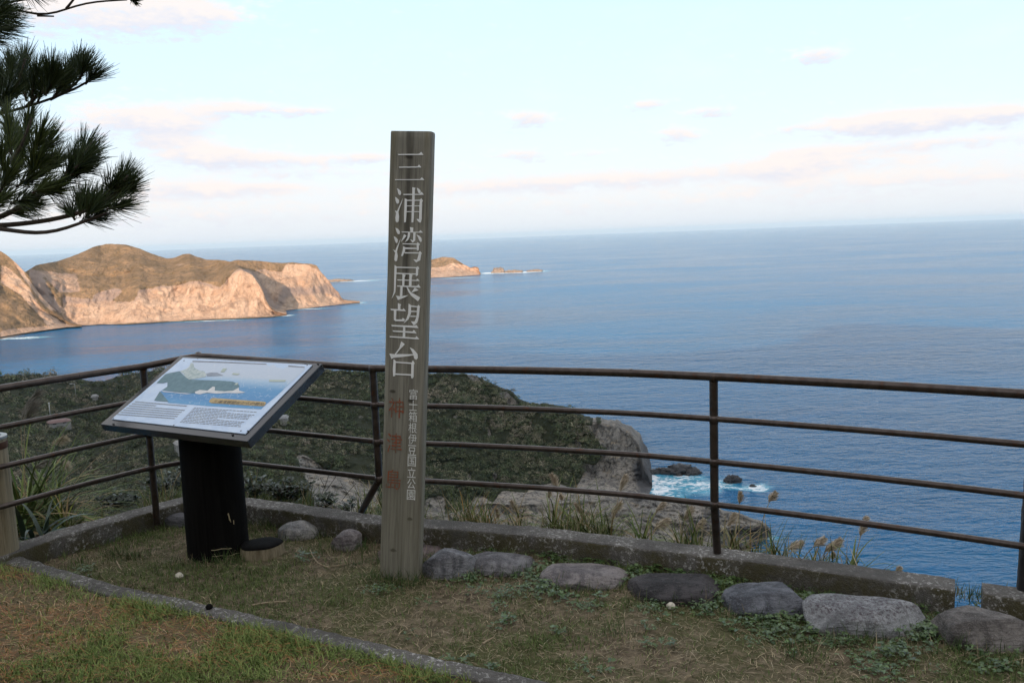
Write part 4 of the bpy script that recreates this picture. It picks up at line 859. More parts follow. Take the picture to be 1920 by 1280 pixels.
for a, b in ((148, 432), (465, 440), (770, 488), (518, 104), (590, 93), (1160, 128), (1150, 120), (1215, 118), (850, 470), (815, 470), (150, 405)):
    c = B(*onboard(160 + a / 2.783, 640 + b / 2.783), .004); mb = MB(); mb.lathe((c[0], c[1], c[2]), [(.0, .004), (.004, .003), (.006, 0), (.006, -.004)], 8); mb.build('screw', M_ink, board)
for u in (-.40, -.12):
    mb = MB(); mb.add([B(u - .045, -BH / 2 + .06, -.0485), B(u + .045, -BH / 2 + .06, -.0485), B(u + .02, -BH / 2 + .075, -.085), B(u - .02, -BH / 2 + .075, -.085), B(u - .045, .1, -.0485), B(u + .045, .1, -.0485), B(u + .02, .1, -.085), B(u - .02, .1, -.085)], [(0, 1, 2, 3), (7, 6, 5, 4), (0, 3, 7, 4), (1, 5, 6, 2), (3, 2, 6, 7), (0, 4, 5, 1)]); mb.build('bracket', M_charred, board)

# ------------------------------------------------------------------ round timber stand at the left edge, stump
t = thing('timber_stand', 'round timber clad stand with open steel rim and rusty band at left edge', 'stand', (-2.885, 4.56, .02)); c = (-2.885, 4.56, 0)
mb = MB(); mb.lathe(c, [(.104, -.02), (.102, .1), (.100, .45), (.099, .752)], 40); mb.build('body', M_log, t, smooth=True)
mb = MB(); mb.lathe(c, [(.1012, .70), (.1025, .703), (.1025, .735), (.101, .738)], 40); mb.build('band', M_rust, t, smooth=True)
mb = MB(); mb.lathe(c, [(.099, .752), (.1035, .755), (.1035, .768), (.094, .772), (.076, .770), (.072, .762), (.070, .70)], 40); mb.build('rim', M_steel, t, smooth=True, auto=50)
mb = MB(); mb.lathe(c, [(.0705, .75), (.0705, .55), (0, .55)], 32); mb.build('liner', M_darkvoid, t, smooth=True)
c = atz(485, 1050, 0); t = thing('stump', 'low sawn log stump with blackened top beside the black board post', 'stump', (c[0], c[1] + .07, 0)); cc = (c[0], c[1] + .07, 0)
def wob(c, prof, seed, seg=40):
    mb = MB(); rows = []
    for r, z in prof: rows.append([(c[0] + r * (1 + .10 * math.sin(2 * q + seed) + .03 * math.sin(5 * q)) * math.cos(q), c[1] + r * (1 + .10 * math.sin(2 * q + seed) + .03 * math.sin(5 * q)) * math.sin(q), c[2] + z) for q in [2 * math.pi * k / seg for k in range(seg)]])
    mb.grid(rows, True); return mb
wob(cc, [(.112, -.03), (.110, .03), (.106, .066)], 1).build('side', M_stump, t, smooth=True)
wob(cc, [(.106, .066), (.1075, .070), (.098, .077), (.05, .080), (.001, .079)], 1).build('top', M_charred, t, smooth=True)

# ------------------------------------------------------------------ stones along the wall
def stone(cx, by_, wpx, hpx, label, m, seed, depth=.72, rot=0.0, flat=.86):
    g = atz(cx, by_, 0); dist = np.linalg.norm(g - CAM); a = wpx / 2 * dist / F; b = a * depth; hm = hpx * dist / F; e = math.asin(1.75 / dist)
    k = max(hm - b * math.sin(e), .02); c = math.sqrt(max(k * k - (b * math.sin(e)) ** 2, .0009)) / math.cos(e)
    V, Fs = ICO5; q = V.copy(); q = np.sign(q) * np.abs(q) ** .82; q /= (np.abs(q) ** 2.5).sum(1)[:, None] ** (1 / 2.5)
    r = 1 + (fbm(V * 1.3 + seed * 3.3, 3, seed) - .5) * .34 + (fbm(V * 5 + seed, 4, seed + 1, .6) - .5) * .09
    q = q * r[:, None]; rs = np.random.default_rng(seed * 13)
    for _ in range(15):
        pn = rs.normal(size=3); pn[2] = pn[2] * .6 + .25; pn /= np.linalg.norm(pn); lim = rs.uniform(.74, .96) * np.max(q @ pn); ex_ = np.maximum(q @ pn - lim, 0); q = q - pn * (ex_ * .86)[:, None]
    q = q + V * ((fbm(V * 9 + seed, 4, seed + 5, .65) - .5) * .05)[:, None]
    P = q * np.array([a * 1.06, b * 1.06, c * flat * 1.06]); P[:, 2] += .005
    cr, sr = math.cos(rot), math.sin(rot); P[:, 0], P[:, 1] = P[:, 0] * cr - P[:, 1] * sr, P[:, 0] * sr + P[:, 1] * cr
    P = P[:, :3]; d2 = np.array([g[0], g[1]]); d2 = d2 / np.linalg.norm(d2); o = mesh_np('stone', P, Fs, m, smooth=True); o.location = (g[0] + d2[0] * b * .9, g[1] + d2[1] * b * .9, 0); return tag(o, label, 'stone', 'stones set along the low wall')
S = lambda a, b, c, **k: mat('stone', m_stone(a, b, c, **k))
grey, light, dark_ = (0.13, 0.13, 0.14), (0.22, 0.22, 0.225), (0.05, 0.048, 0.05)
stone(337, 988, 58, 26, 'grey stone half hidden behind the black board post', S(grey, (.09, .09, .10), dark_), 1)
stone(564, 1012, 78, 34, 'small pale grey stone between the black board post and the signpost', S(light, (.28, .27, .255), (.15, .145, .14)), 2, rot=-.2)
stone(650, 1032, 62, 40, 'small upright mauve grey stone just left of the signpost', S((.16, .14, .145), (.23, .205, .20), (.10, .085, .09)), 3)
stone(768, 1052, 130, 32, 'reddish dark stone behind the foot of the signpost', S((.10, .075, .075), (.15, .115, .11), (.06, .045, .05)), 4)
stone(842, 1086, 100, 57, 'mottled grey stone touching the right side of the signpost', S((.10, .10, .112), (.17, .17, .18), (.055, .05, .055)), 5, rot=-.25)
stone(944, 1080, 122, 46, 'flat dark grey stone, second to the right of the signpost', S((.105, .10, .108), (.16, .155, .16), (.06, .055, .06)), 6, rot=-.15)
stone(1097, 1106, 146, 52, 'long stone with purplish top and pale base, left of the blackest stone', S((.13, .115, .12), (.19, .17, .165), (.065, .055, .06)), 7, rot=-.2)
stone(1273, 1134, 166, 62, 'blackest stone of the row, below the middle railing post', S((.022, .020, .022), (.045, .040, .042), (.075, .065, .062)), 8, rot=-.2)
stone(1437, 1158, 142, 64, 'smooth slate blue stone, third from the right end of the row', S((.075, .08, .095), (.125, .13, .148), (.05, .048, .055), band=.7), 9, rot=-.1, flat=.80)
stone(1620, 1196, 206, 78, 'longest and palest stone with a speckled top, under the wall end', S((.19, .195, .205), (.245, .25, .255), (.13, .12, .125), spots=.9), 10, rot=-.28, depth=.6, flat=.72)
stone(1834, 1220, 156, 80, 'brown grey rounded stone at the right end of the row', S((.10, .09, .085), (.16, .145, .135), (.055, .048, .045)), 11, rot=-.1, flat=.74)
# pebble, chips, twigs
def pebble(x, y, w_, label, m, seed):
    g = atz(x, y, 0); V, Fs = ICO3; a = w_ / 2 * np.linalg.norm(g - CAM) / F; P = V * (1 + (fbm(V * 2 + seed, 3, seed) - .5) * .7)[:, None] * np.array([a, a, a * .8]); z = float(ground_z([g[0]], [g[1]])[0])
    o = mesh_np('pebble', P, Fs, m, smooth=False); o.location = (g[0], g[1], z + a * .5); tag(o, label, 'pebble')
pebble(337, 1084, 13, 'small whitish pebble on the grass in front of the black board post', M_pebble, 1)
pebble(1258, 1140, 16, 'white stone chip lying in front of the blackest stone', M_pebble, 2)
pebble(394, 1133, 12, 'small dark pebble lying on the kerb', M_charred, 3); bpy.data.objects['pebble.002'].location = atz(392, 1137, .104)
def twig(pts, r, label, z=.012):
    P = [];
    for x, y, *h in pts:
        g = atz(x, y, 0.03); zz_ = float(ground_z([g[0]], [g[1]])[0]) + z + (h[0] if h else 0); P.append(tuple(atz(x, y, zz_)))
    q = smooth_path(np.array(P), .01, it=8); mb = MB(); mb.tube(q.tolist(), [r * (1 - .5 * i / len(q)) for i in range(len(q))], 6)
    tag(mb.build('twig', M_twig, smooth=True), label, 'twig', 'dry twigs on the lawn')
twig([(581, 1030), (586, 1042), (597, 1056), (618, 1064)], .004, 'bent straw coloured twig in front of the small pale stone', .015)
twig([(610, 1062), (635, 1059), (660, 1054)], .003, 'short dry twig pointing to the small upright stone')
twig([(472, 1134), (500, 1129), (542, 1126)], .0045, 'straight pale twig on the sunken lawn just above the kerb')
twig([(905, 1206), (925, 1194)], .0045, 'short pale stick on the open lawn right of the kerb')
twig([(1865, 1251), (1900, 1238), (1925, 1232)], .004, 'thin dry twig below the rightmost stone')
twig([(130, 992, .03), (160, 985, .06), (180, 990, .07), (187, 1005, .04), (183, 1018, 0)], .003, 'long curled dry stem by the left corner of the wall')
twig([(218, 1051), (225, 1063), (228, 1068)], .0035, 'two inch dry stem lying before the left part of the wall')

# ------------------------------------------------------------------ grass
def blades(X, Y, Z, L, W, lean, ang, col, segs=2, jitter=.3):
    N = len(X); d = np.stack([np.cos(ang), np.sin(ang), np.zeros(N)], 1); sd = np.stack([-np.sin(ang), np.cos(ang), np.zeros(N)], 1); vr = rng.uniform(-1, 1, N) * .8
    sd = sd * np.cos(vr)[:, None] + d * np.sin(vr)[:, None]; base = np.stack([X, Y, Z], 1); V = []
    for i, (s, w_) in enumerate(((0, 1.0), (.5, .8), (1.0, .12))):
        h = L * (s * np.cos(lean) - .25 * s * s * np.sin(lean)); o = L * (s * s * np.sin(lean) * .6 + s * np.sin(lean) * .4); c = base + d * o[:, None]; c[:, 2] += h
        V += [c - sd * (W * w_ / 2)[:, None], c + sd * (W * w_ / 2)[:, None]]
    V = np.stack(V, 1).reshape(-1, 3); b = np.arange(N)[:, None] * 6; Q = np.concatenate([b + np.array([0, 1, 3, 2]), b + np.array([2, 3, 5, 4])], 1).reshape(-1, 4); return V, Q, np.repeat(col, 6, 0)
def inview(X, Y, m=40):
    v = np.stack([X, Y, X * 0], 1) - CAM; d = v @ fw; px = 960 + F * (v @ rt) / d; py = 640 - F * (v @ up) / d; return (px > -m) & (px < 1920 + m) & (py < 1280 + m) & (d > 0)
def pick(N, x0, x1, y0, y1):
    X = rng.uniform(x0, x1, N); Y = rng.uniform(y0, y1, N); ok = inview(X, Y) & (Y < edge_y(X) - .0); return X[ok], Y[ok]
def mixcol(c1, c2, k): return np.array(c1)[None] * (1 - k[:, None]) + np.array(c2)[None] * k[:, None]
X, Y = pick(420000, -3.3, 2.7, 2.3, 5.4); ky = kerb_y(X)
low = Y > ky + .07; X1, Y1 = X[low], Y[low]; p = np.stack([X1, Y1, X1 * 0], 1); pat = fbm(p * np.array([2.2, 3.2, 1]), 5, 950, .68); nearw = np.clip(1 - (edge_y(X1) - Y1) / .35, 0, 1)
dn = np.clip((pat - .34) * 3.0, .34, 1) * .85 + nearw * .3; k = rng.random(len(X1)) < dn * .62; X1, Y1, pat, nearw = X1[k], Y1[k], pat[k], nearw[k]
N = len(X1); r1 = rng.random(N); green = np.clip((pat - .46) * 6 + nearw * .6, 0, 1); isg = rng.random(N) < .30 + .6 * green
L = np.where(isg, .018 + .030 * r1 + .035 * nearw * r1, .022 + .04 * r1); lean = np.where(isg, rng.uniform(.3, 1.1, N), rng.uniform(1.0, 1.5, N))
col = np.where(isg[:, None], mixcol((.050, .082, .022), (.155, .20, .065), rng.random(N)), mixcol((.17, .13, .075), (.46, .38, .24), rng.random(N) ** 1.4))
A1 = blades(X1, Y1, ground_z(X1, Y1) - .002, L, rng.uniform(.0022, .0042, N), lean, rng.uniform(0, 2 * math.pi, N), col)
fr_ = Y < ky - .055; X2, Y2 = X[fr_], Y[fr_]; p = np.stack([X2, Y2, X2 * 0], 1); pat = fbm(p * 3.4, 4, 960, .6); near = np.clip(1 - (kerb_y(X2) - Y2 - .06) / .18, 0, 1)
k = rng.random(len(X2)) < np.clip((pat - .34) * 4, .25, 1) * .95; X2, Y2, pat, near = X2[k], Y2[k], pat[k], near[k]; N = len(X2); isg = rng.random(N) < np.clip((pat - .38) * 5, .36, .92) + near * .4
L = np.where(isg, .022 + .040 * rng.random(N) + near * .02, .025 + .05 * rng.random(N)); lean = np.where(isg, rng.uniform(.4, 1.25, N), rng.uniform(1.1, 1.52, N))
col = np.where(isg[:, None], mixcol((.065, .115, .024), (.27, .33, .10), rng.random(N)), mixcol((.20, .12, .055), (.55, .41, .24), rng.random(N)))
A2 = blades(X2, Y2, ground_z(X2, Y2) - .002, L, rng.uniform(.0026, .005, N), lean, rng.uniform(0, 2 * math.pi, N), col)
def merge(L_):
    b = 0; Vs, Qs, Cs = [], [], []
    for v, q, c in L_: Vs.append(v); Qs.append(q + b); Cs.append(c); b += len(v)
    return np.concatenate(Vs), np.concatenate(Qs), np.concatenate(Cs)
V, Q, colr = merge([A1, A2])
tag(mesh_np('grass', V, Q, M_grass, attrs={'col': colr}), 'short patchy green and dried grass on the lawns', 'grass', kind='stuff')
# fallen pine needles on the front lawn
X, Y = pick(30000, -3.3, 1.4, 2.3, 5.0); k = (Y < kerb_y(X) - .07); X, Y = X[k], Y[k]; p = np.stack([X, Y, X * 0], 1); pat = fbm(p * np.array([1.8, 4.5, 1]), 3, 970); k = rng.random(len(X)) < np.clip((pat - .36) * 3.5, .04, 1); X, Y = X[k], Y[k]; N = len(X)
ang = rng.normal(0, .55, N) + np.where(rng.random(N) < .25, rng.uniform(0, 6, N), 0) + math.pi * (rng.random(N) < .5) - .1
A = blades(X, Y, ground_z(X, Y) + .012 + .016 * rng.random(N), rng.uniform(.05, .11, N), rng.uniform(.0016, .0026, N), np.full(N, 1.53), ang, mixcol((.20, .075, .030), (.46, .22, .09), rng.random(N)))
tag(mesh_np('pine_litter', A[0], A[1], M_grass, attrs={'col': A[2]}), 'fallen rust brown pine needles on the front lawn', 'pine needles', kind='stuff')
# loose straw on the sunken lawn
X, Y = pick(8000, -3.1, 2.6, 2.6, 5.3); k = (Y > kerb_y(X) + .08); X, Y = X[k], Y[k]; N = len(X)
A = blades(X, Y, ground_z(X, Y) + .006 + .010 * rng.random(N), rng.uniform(.03, .10, N), rng.uniform(.0012, .0024, N), rng.uniform(1.42, 1.55, N), rng.uniform(0, 6.3, N), mixcol((.20, .15, .085), (.42, .36, .25), rng.random(N)))
tag(mesh_np('straw', A[0], A[1], M_grass, attrs={'col': A[2]}), 'loose dry straw scattered over the sunken lawn', 'straw', kind='stuff')


# ------------------------------------------------------------------ leafy weeds between the stones
def leaves(P, D, Nn, L, W, col):
    """pointed oval leaves: base P, direction D, normal Nn"""
    S_ = np.cross(D, Nn); S_ /= np.linalg.norm(S_, axis=1)[:, None] + 1e-9; Nn = np.cross(S_, D); L = L[:, None]; W = W[:, None]
    V = np.stack([P, P + D * L * .35 + S_ * W * .5 + Nn * W * .12, P + D * L * .75 + S_ * W * .38 + Nn * W * .05, P + D * L - Nn * L * .12, P + D * L * .75 - S_ * W * .38 + Nn * W * .05, P + D * L * .35 - S_ * W * .5 + Nn * W * .12, P + D * L * .5 - Nn * W * .05], 1).reshape(-1, 3)
    b = np.arange(len(P))[:, None] * 7; Q = np.concatenate([b + np.array(f) for f in ((0, 1, 6, 5), (1, 2, 3, 6), (6, 3, 4, 5))], 1).reshape(-1, 4); return V, Q, np.repeat(col, 7, 0)
def unit(v): return v / (np.linalg.norm(v, axis=-1, keepdims=True) + 1e-9)
WEEDS = [(912, 1070, 30), (880, 1085, 36), (1000, 1062, 36), (1040, 1045, 40), (1116, 1052, 38), (1160, 1050, 34), (1020, 1088, 30), (1000, 1100, 26), (1045, 1108, 28), (1180, 1088, 46), (1200, 1065, 34), (1240, 1062, 60), (1280, 1068, 60), (1320, 1078, 46), (1365, 1092, 60), (1345, 1080, 34), (1390, 1085, 30), (1350, 1118, 40), (1400, 1158, 46), (1430, 1150, 36), (1460, 1150, 40), (1500, 1138, 46), (1510, 1120, 40), (1560, 1112, 50), (1600, 1108, 56), (1650, 1112, 50), (1500, 1165, 30), (1740, 1130, 70), (1735, 1160, 50), (1760, 1175, 40), (1720, 1190, 36), (1640, 1222, 34), (1450, 1182, 40), (1560, 1190, 30), (1100, 1130, 26), (960, 1115, 24), (1690, 1222, 40), (1880, 1240, 44), (1870, 1130, 40), (1230, 1135, 36), (1900, 1160, 40), (1310, 1140, 30), (560, 1045, 18), (160, 1060, 24), (720, 1105, 20), (960, 1150, 14), (1640, 1255, 30)]
Ps, Ds, Ns, Ls, Ws, Cs = [], [], [], [], [], []
WEEDS = [(x + rng.normal(0, 12), y + rng.normal(0, 6), max(6, int(m_ * rng.uniform(.2, 1.1)))) for x, y, m_ in WEEDS for _ in range(2)] + [(x, np.interp(x, [860, 1300, 1790], [1030, 1072, 1128]) + rng.normal(0, 8), int(rng.uniform(5, 16))) for x in rng.uniform(860, 1790, 40)] + [(rng.uniform(700, 1900), rng.uniform(1100, 1260), int(rng.uniform(3, 9))) for _ in range(40)]
for x, y, m_ in WEEDS:
    big_ = rng.uniform(.65, 1.6); g = atz(x, y, .02); nn = max(4, int(m_ * 1.5 / big_)); off = rng.normal(size=(nn, 2)) * np.array([.065, .045]) * (m_ / 40) ** .5; P = np.stack([g[0] + off[:, 0], g[1] + off[:, 1], np.zeros(nn)], 1); P[:, 2] = ground_z(P[:, 0], P[:, 1]) + rng.uniform(.008, .05, nn) * (1 - np.clip(np.hypot(off[:, 0], off[:, 1]) / .16, 0, .8))
    for q in range(3):
        a = rng.uniform(0, 6.28, nn) if q == 0 else a + 2.1; D = unit(np.stack([np.cos(a), np.sin(a), rng.uniform(-.1, .35, nn)], 1)); Ps.append(P); Ds.append(D); Ns.append(unit(np.stack([rng.normal(0, .3, nn), rng.normal(-.15, .3, nn), np.ones(nn)], 1))); sz = rng.uniform(.008, .019, nn) * big_; Ls.append(sz); Ws.append(sz * rng.uniform(.45, .85)); Cs.append(mixcol((.032, .068, .020), (.095, .155, .045), rng.random(nn)) * rng.uniform(.7, 1.2))
V, Q, colr = leaves(*[np.concatenate(v) for v in (Ps, Ds, Ns, Ls, Ws, Cs)])
tag(mesh_np('weeds', V, Q, M_leaf, attrs={'col': colr}), 'low green leafy weeds growing between the stones and the wall', 'weeds', kind='stuff')
# longer grass tufts here and there
TUFT = [(1745, 1140, 90), (1760, 1115, 60), (1820, 1120, 60), (1700, 1120, 40), (330, 965, 60), (500, 990, 60), (540, 975, 40), (690, 1010, 60), (705, 1000, 40), (250, 1045, 60), (220, 1040, 50), (860, 1000, 20), (900, 1012, 16), (1340, 1072, 20), (600, 985, 40), (475, 975, 40), (150, 1060, 40), (370, 965, 40), (1900, 1130, 50), (1715, 1170, 40), (805, 1050, 30), (650, 1060, 30), (350, 1062, 20), (1880, 1250, 40), (1500, 1225, 40), (1150, 1190, 30)]
Xs, Ys, Rs = [], [], []
TUFT += [(sx + rng.uniform(-.55, .55) * sw, sy + rng.uniform(-6, 7), int(rng.uniform(6, 20))) for sx, sy, sw in ((564, 1012, 78), (650, 1032, 62), (768, 1060, 130), (842, 1088, 100), (944, 1082, 122), (1097, 1108, 146), (1273, 1136, 166), (1437, 1160, 142), (1620, 1198, 206), (1834, 1222, 156), (412, 1056, 110), (412, 1056, 110), (750, 1092, 90), (750, 1092, 90)) for _ in range(7)]
for x, y, m_ in TUFT: g = atz(x, y, .0); Xs.append(g[0] + rng.normal(0, .05, m_ * 2)); Ys.append(g[1] + rng.normal(0, .035, m_ * 2))
X, Y = np.concatenate(Xs), np.concatenate(Ys); N = len(X)
A = blades(X, Y, ground_z(X, Y) - .003, rng.uniform(.04, .11, N), rng.uniform(.002, .004, N), rng.uniform(.2, 1.2, N), rng.uniform(0, 6.3, N), np.where((rng.random(N) < .8)[:, None], mixcol((.035, .065, .02), (.08, .12, .035), rng.random(N)), mixcol((.2, .16, .09), (.34, .28, .18), rng.random(N))))
tag(mesh_np('grass_tufts', A[0], A[1], M_grass, attrs={'col': A[2]}), 'longer grass tufts beside the stones, posts and walls', 'grass', kind='stuff')


# ------------------------------------------------------------------ pampas grass beyond the wall
def ribbon(P0, d0, L, W, droop, nseg=7):
    """one long arching leaf; returns strips"""
    pts = []; p = np.array(P0, float); d = np.array(d0, float)
    for i in range(nseg + 1):
        pts.append(p.copy()); d = d + np.array([0, 0, -droop / nseg]); d /= np.linalg.norm(d); p = p + d * L / nseg
    pts = np.array(pts); t = np.gradient(pts, axis=0); s = unit(np.cross(t, np.array([0, 0, 1.0])) + 1e-6); w_ = W * np.array([.6] + [1 - .95 * (i / nseg) ** 2 for i in range(1, nseg + 1)])[:, None]
    V = np.stack([pts - s * w_ / 2, pts + s * w_ / 2], 1).reshape(-1, 3); Q = np.array([[2 * i, 2 * i + 1, 2 * i + 3, 2 * i + 2] for i in range(nseg)]); return V, Q
def ribbons(list_):
    out = []
    for P0, d0, L, W, dr, c in list_:
        V, Q = ribbon(P0, d0, L, W, dr); out.append((V, Q, np.repeat(np.array([c]), len(V), 0) * rng.uniform(.8, 1.2)))
    return merge(out)
def plume(P0, P1, wid, nstr, cols, curve=.25):
    """feathery seed head from P0 up to P1: many fine hairs leaving the axis"""
    ax = P1 - P0; L = np.linalg.norm(ax); ax = ax / L; out = []
    side = unit(np.cross(ax, np.array([0, -1.0, .2]))); s0 = rng.random(nstr) ** .8 * .8; th_ = rng.uniform(0, 6.28, nstr)
    e2_ = np.cross(ax, side); rad_ = np.cos(th_)[:, None] * side + np.sin(th_)[:, None] * e2_; spread = wid * rng.uniform(.3, 1, nstr) * (1.1 - s0 * .7)
    ln = L * (.25 + .35 * rng.random(nstr)) * (1.15 - s0); B0 = P0 + ax * (s0 * L)[:, None]; M_ = B0 + ax * (ln * .5)[:, None] + rad_ * (spread * .55)[:, None]; T_ = B0 + ax * (ln)[:, None] + rad_ * spread[:, None] + np.array([1, 0, 0]) * (ln * .22)[:, None] - np.array([0, 0, 1]) * (ln * curve * .5)[:, None]
    sd = unit(np.cross(T_ - B0, rng.normal(size=(nstr, 3)))) * .0011
    V = np.stack([B0 - sd, B0 + sd, M_ - sd * 1.6, M_ + sd * 1.6, T_ - sd * .5, T_ + sd * .5], 1).reshape(-1, 3); b = np.arange(nstr)[:, None] * 6; Q = np.concatenate([b + np.array([0, 1, 3, 2]), b + np.array([2, 3, 5, 4])], 1).reshape(-1, 4)
    return V, Q, np.repeat(mixcol(cols[0], cols[1], rng.random(nstr)), 6, 0)
def pampas(label, base_px, heads, nleaf, leafL, yoff=.30, greens=((.06, .10, .025), (.17, .20, .065)), pc=((.34, .27, .20), (.74, .65, .52)), wide=.027, lw=.012, zb=None):
    x, y = base_px; g = atz(x, y, .10); Yb = g[1] + yoff; root = aty(x, y + 14, Yb)
    t = thing('pampas_grass', label, 'pampas grass', tuple(root), 'pampas grass outside the wall')
    lf = []
    for i in range(int(nleaf * 2.6)):
        a = rng.uniform(0, 6.28); sp_ = rng.uniform(.25, 1.1); lf.append((root + np.array([rng.normal(0, .02), rng.normal(0, .02), 0]), unit(np.array([math.cos(a) * sp_, math.sin(a) * sp_ * .6, 1.0])), leafL * rng.uniform(.75, 1.45), lw * rng.uniform(.6, 1.1), rng.uniform(.6, 2.4), tuple(mixcol(greens[0], greens[1], np.array([rng.random()]))[0]) if rng.random() < .8 else (.26, .19, .09)))
    V, Q, c = ribbons(lf); mesh_np('leaves', V, Q, M_grass, t, attrs={'col': c})
    for (hx, hy, tx, ty, *r) in heads:
        Yh = Yb + rng.uniform(-.05, .08); h0 = aty(hx, hy, Yh); h1 = aty(tx, ty, Yh); wd = (r[0] if r else 1.0) * wide
        mb = MB(); rr = root + np.array([rng.normal(0, .015), 0, 0]); mid = (rr + h0) / 2 + np.array([0, 0, .02]); q = smooth_path(np.array([rr, mid, h0, h0 * .5 + h1 * .5]), .03, it=3); mb.tube(q.tolist(), [.0030 - .0016 * i / len(q) for i in range(len(q))], 6); mb.build('stalk', M_twig, t, smooth=True)
        V, Q, c = plume(h0, h1, wd, 260, pc); mesh_np('plume', V, Q, M_plume, t, attrs={'col': c})
    return t
YEL = ((.20, .13, .03), (.30, .16, .04))
pampas('yellowed low grass right behind the wall, first to the right of the signpost', (885, 975), [], 9, .20, .22, YEL, lw=.006)
pampas('tuft with orange leaves and one faint plume, second right of the signpost', (920, 980), [(934, 975, 930, 950, .6)], 9, .17, .22, ((.28, .13, .03), (.35, .20, .06)), lw=.007)
pampas('small green tuft with one thin grey plume, third right of the signpost', (975, 985), [(972, 962, 955, 935)], 9, .20, .25)
pampas('tall pampas clump with a thick upright plume crossing the lowest bar', (1040, 992), [(1047, 917, 1030, 884, 1.2), (1056, 938, 1049, 925, .8), (1030, 935, 1030, 918, .7)], 16, .30, .28)
pampas('pampas clump with a single leaning plume, right of the tall clump', (1095, 998), [(1094, 968, 1076, 940, 1.0)], 13, .27, .28)
pampas('pampas clump whose dark plume rises straight through the lowest bar', (1140, 1003), [(1162, 925, 1173, 885, 1.1), (1145, 965, 1166, 938, 1.0)], 14, .28, .3)
pampas('pampas clump with two plumes leaning right toward the middle post', (1205, 1012), [(1228, 962, 1248, 938, 1.0), (1226, 993, 1256, 969, 1.3)], 13, .25, .3)
pampas('pampas clump with two brown plumes just left of the middle post', (1275, 1020), [(1282, 976, 1299, 946, 1.1), (1298, 1000, 1322, 970, 1.1), (1312, 1022, 1314, 1004, .8)], 9, .18, .28)
pampas('pampas clump with pale drooping leaves at the foot of the middle post', (1375, 1032), [(1386, 945, 1388, 918, .9), (1364, 988, 1380, 958, 1.2)], 18, .24, .26, ((.10, .11, .04), (.30, .26, .16)))
pampas('small clump with a bushy plume, first to the right of the middle post', (1415, 1036), [(1440, 942, 1457, 920, 1.2)], 9, .20, .28)
pampas('clump with a windblown plume lying low, second right of the middle post', (1455, 1044), [(1477, 1030, 1508, 1013, 1.2)], 6, .17, .28)
pampas('clump with one plume above the wall, third right of the middle post', (1500, 1050), [(1525, 1024, 1549, 1006, 1.2)], 5, .14, .28)
pampas('clump with a pair of dark windblown plumes right of the middle post', (1535, 1054), [(1545, 1034, 1572, 1014, 1.3), (1556, 1032, 1579, 1007, 1.3), (1560, 1050, 1562, 1032, .8)], 5, .12, .28)
pampas('last clump toward the wall end with one tall upright plume', (1598, 1062), [(1613, 1006, 1625, 964, 1.2)], 7, .22, .3)
pampas('tiny plume tip peeping over the wall close to its right end', (1682, 1076), [(1680, 1076, 1689, 1060, .9)], 2, .08, .26)
GREY = ((.16, .15, .13), (.36, .34, .30)); CREAM = ((.40, .34, .24), (.62, .56, .44))
pampas('big pampas clump with grey plumes behind the timber stand', (48, 985), [(38, 790, 78, 725, 2.6), (45, 800, 70, 745, 2.6), (60, 880, 95, 862, 1.6), (110, 962, 142, 945, 1.6), (75, 935, 100, 920, 1.4)], 46, .68, .35, ((.06, .10, .028), (.17, .21, .07)), GREY, .022, .022)
pampas('leafy green clump between the timber stand and the left railing post', (100, 985), [], 22, .55, .42, ((.05, .085, .025), (.15, .19, .06)), lw=.020)
pampas('tall dark green blades right beside the timber stand', (22, 1000), [], 14, .60, .25, ((.04, .07, .022), (.11, .15, .045)), lw=.022)
pampas('pampas with one cream white plume at the left part of the railing', (80, 985), [(96, 835, 128, 818, 2.4)], 10, .45, .6, ((.08, .10, .04), (.20, .19, .10)), CREAM, .02, .009)
pampas('pampas with a pale nodding plume on a dry stalk, left of the railing post', (70, 990), [(122, 858, 128, 884, 2.0)], 5, .40, .75, ((.16, .14, .08), (.28, .24, .15)), CREAM, .018, .008)
pampas('bright green blades fanning over the left wall beneath the lowest bar', (128, 985), [], 22, .34, .22, ((.11, .16, .03), (.25, .27, .06)), lw=.016)
# loose long grass all along the outside of the wall
q_ = resample(np.array([tuple(atz(x, y, .1)[:2]) for x, y in ((60, 1000), (200, 960), (330, 925), (470, 930), (690, 960), (860, 974), (1000, 988), (1150, 1002), (1300, 1019), (1400, 1029), (1560, 1050), (1660, 1063))]), .01)
dens_ = np.clip(vnoise(np.stack([np.arange(len(q_)) * .11, np.zeros(len(q_)), np.zeros(len(q_))], 1), 77) * 2.2 - .7, .05, 1); idx = rng.choice(len(q_), 2600, p=dens_ / dens_.sum()); N = len(idx)
X = q_[idx, 0] + rng.normal(0, .02, N); Y = q_[idx, 1] + .05 + rng.uniform(.03, .22, N); hv = vnoise(np.stack([idx * .05, idx * 0., idx * 0.], 1), 78)
A = blades(X, Y, np.full(N, -.06), (.14 + .26 * rng.random(N) ** 1.5) * (.55 + .75 * hv), rng.uniform(.004, .008, N), rng.uniform(.15, 1.1, N), rng.uniform(0, 6.3, N), np.where((rng.random(N) < .78)[:, None], mixcol((.055, .09, .025), (.17, .20, .065), rng.random(N)), mixcol((.24, .19, .10), (.42, .35, .22), rng.random(N))))
tag(mesh_np('long_grass', A[0], A[1], M_grass, attrs={'col': A[2]}), 'loose long grass growing all along the outside of the low wall', 'grass', kind='stuff')
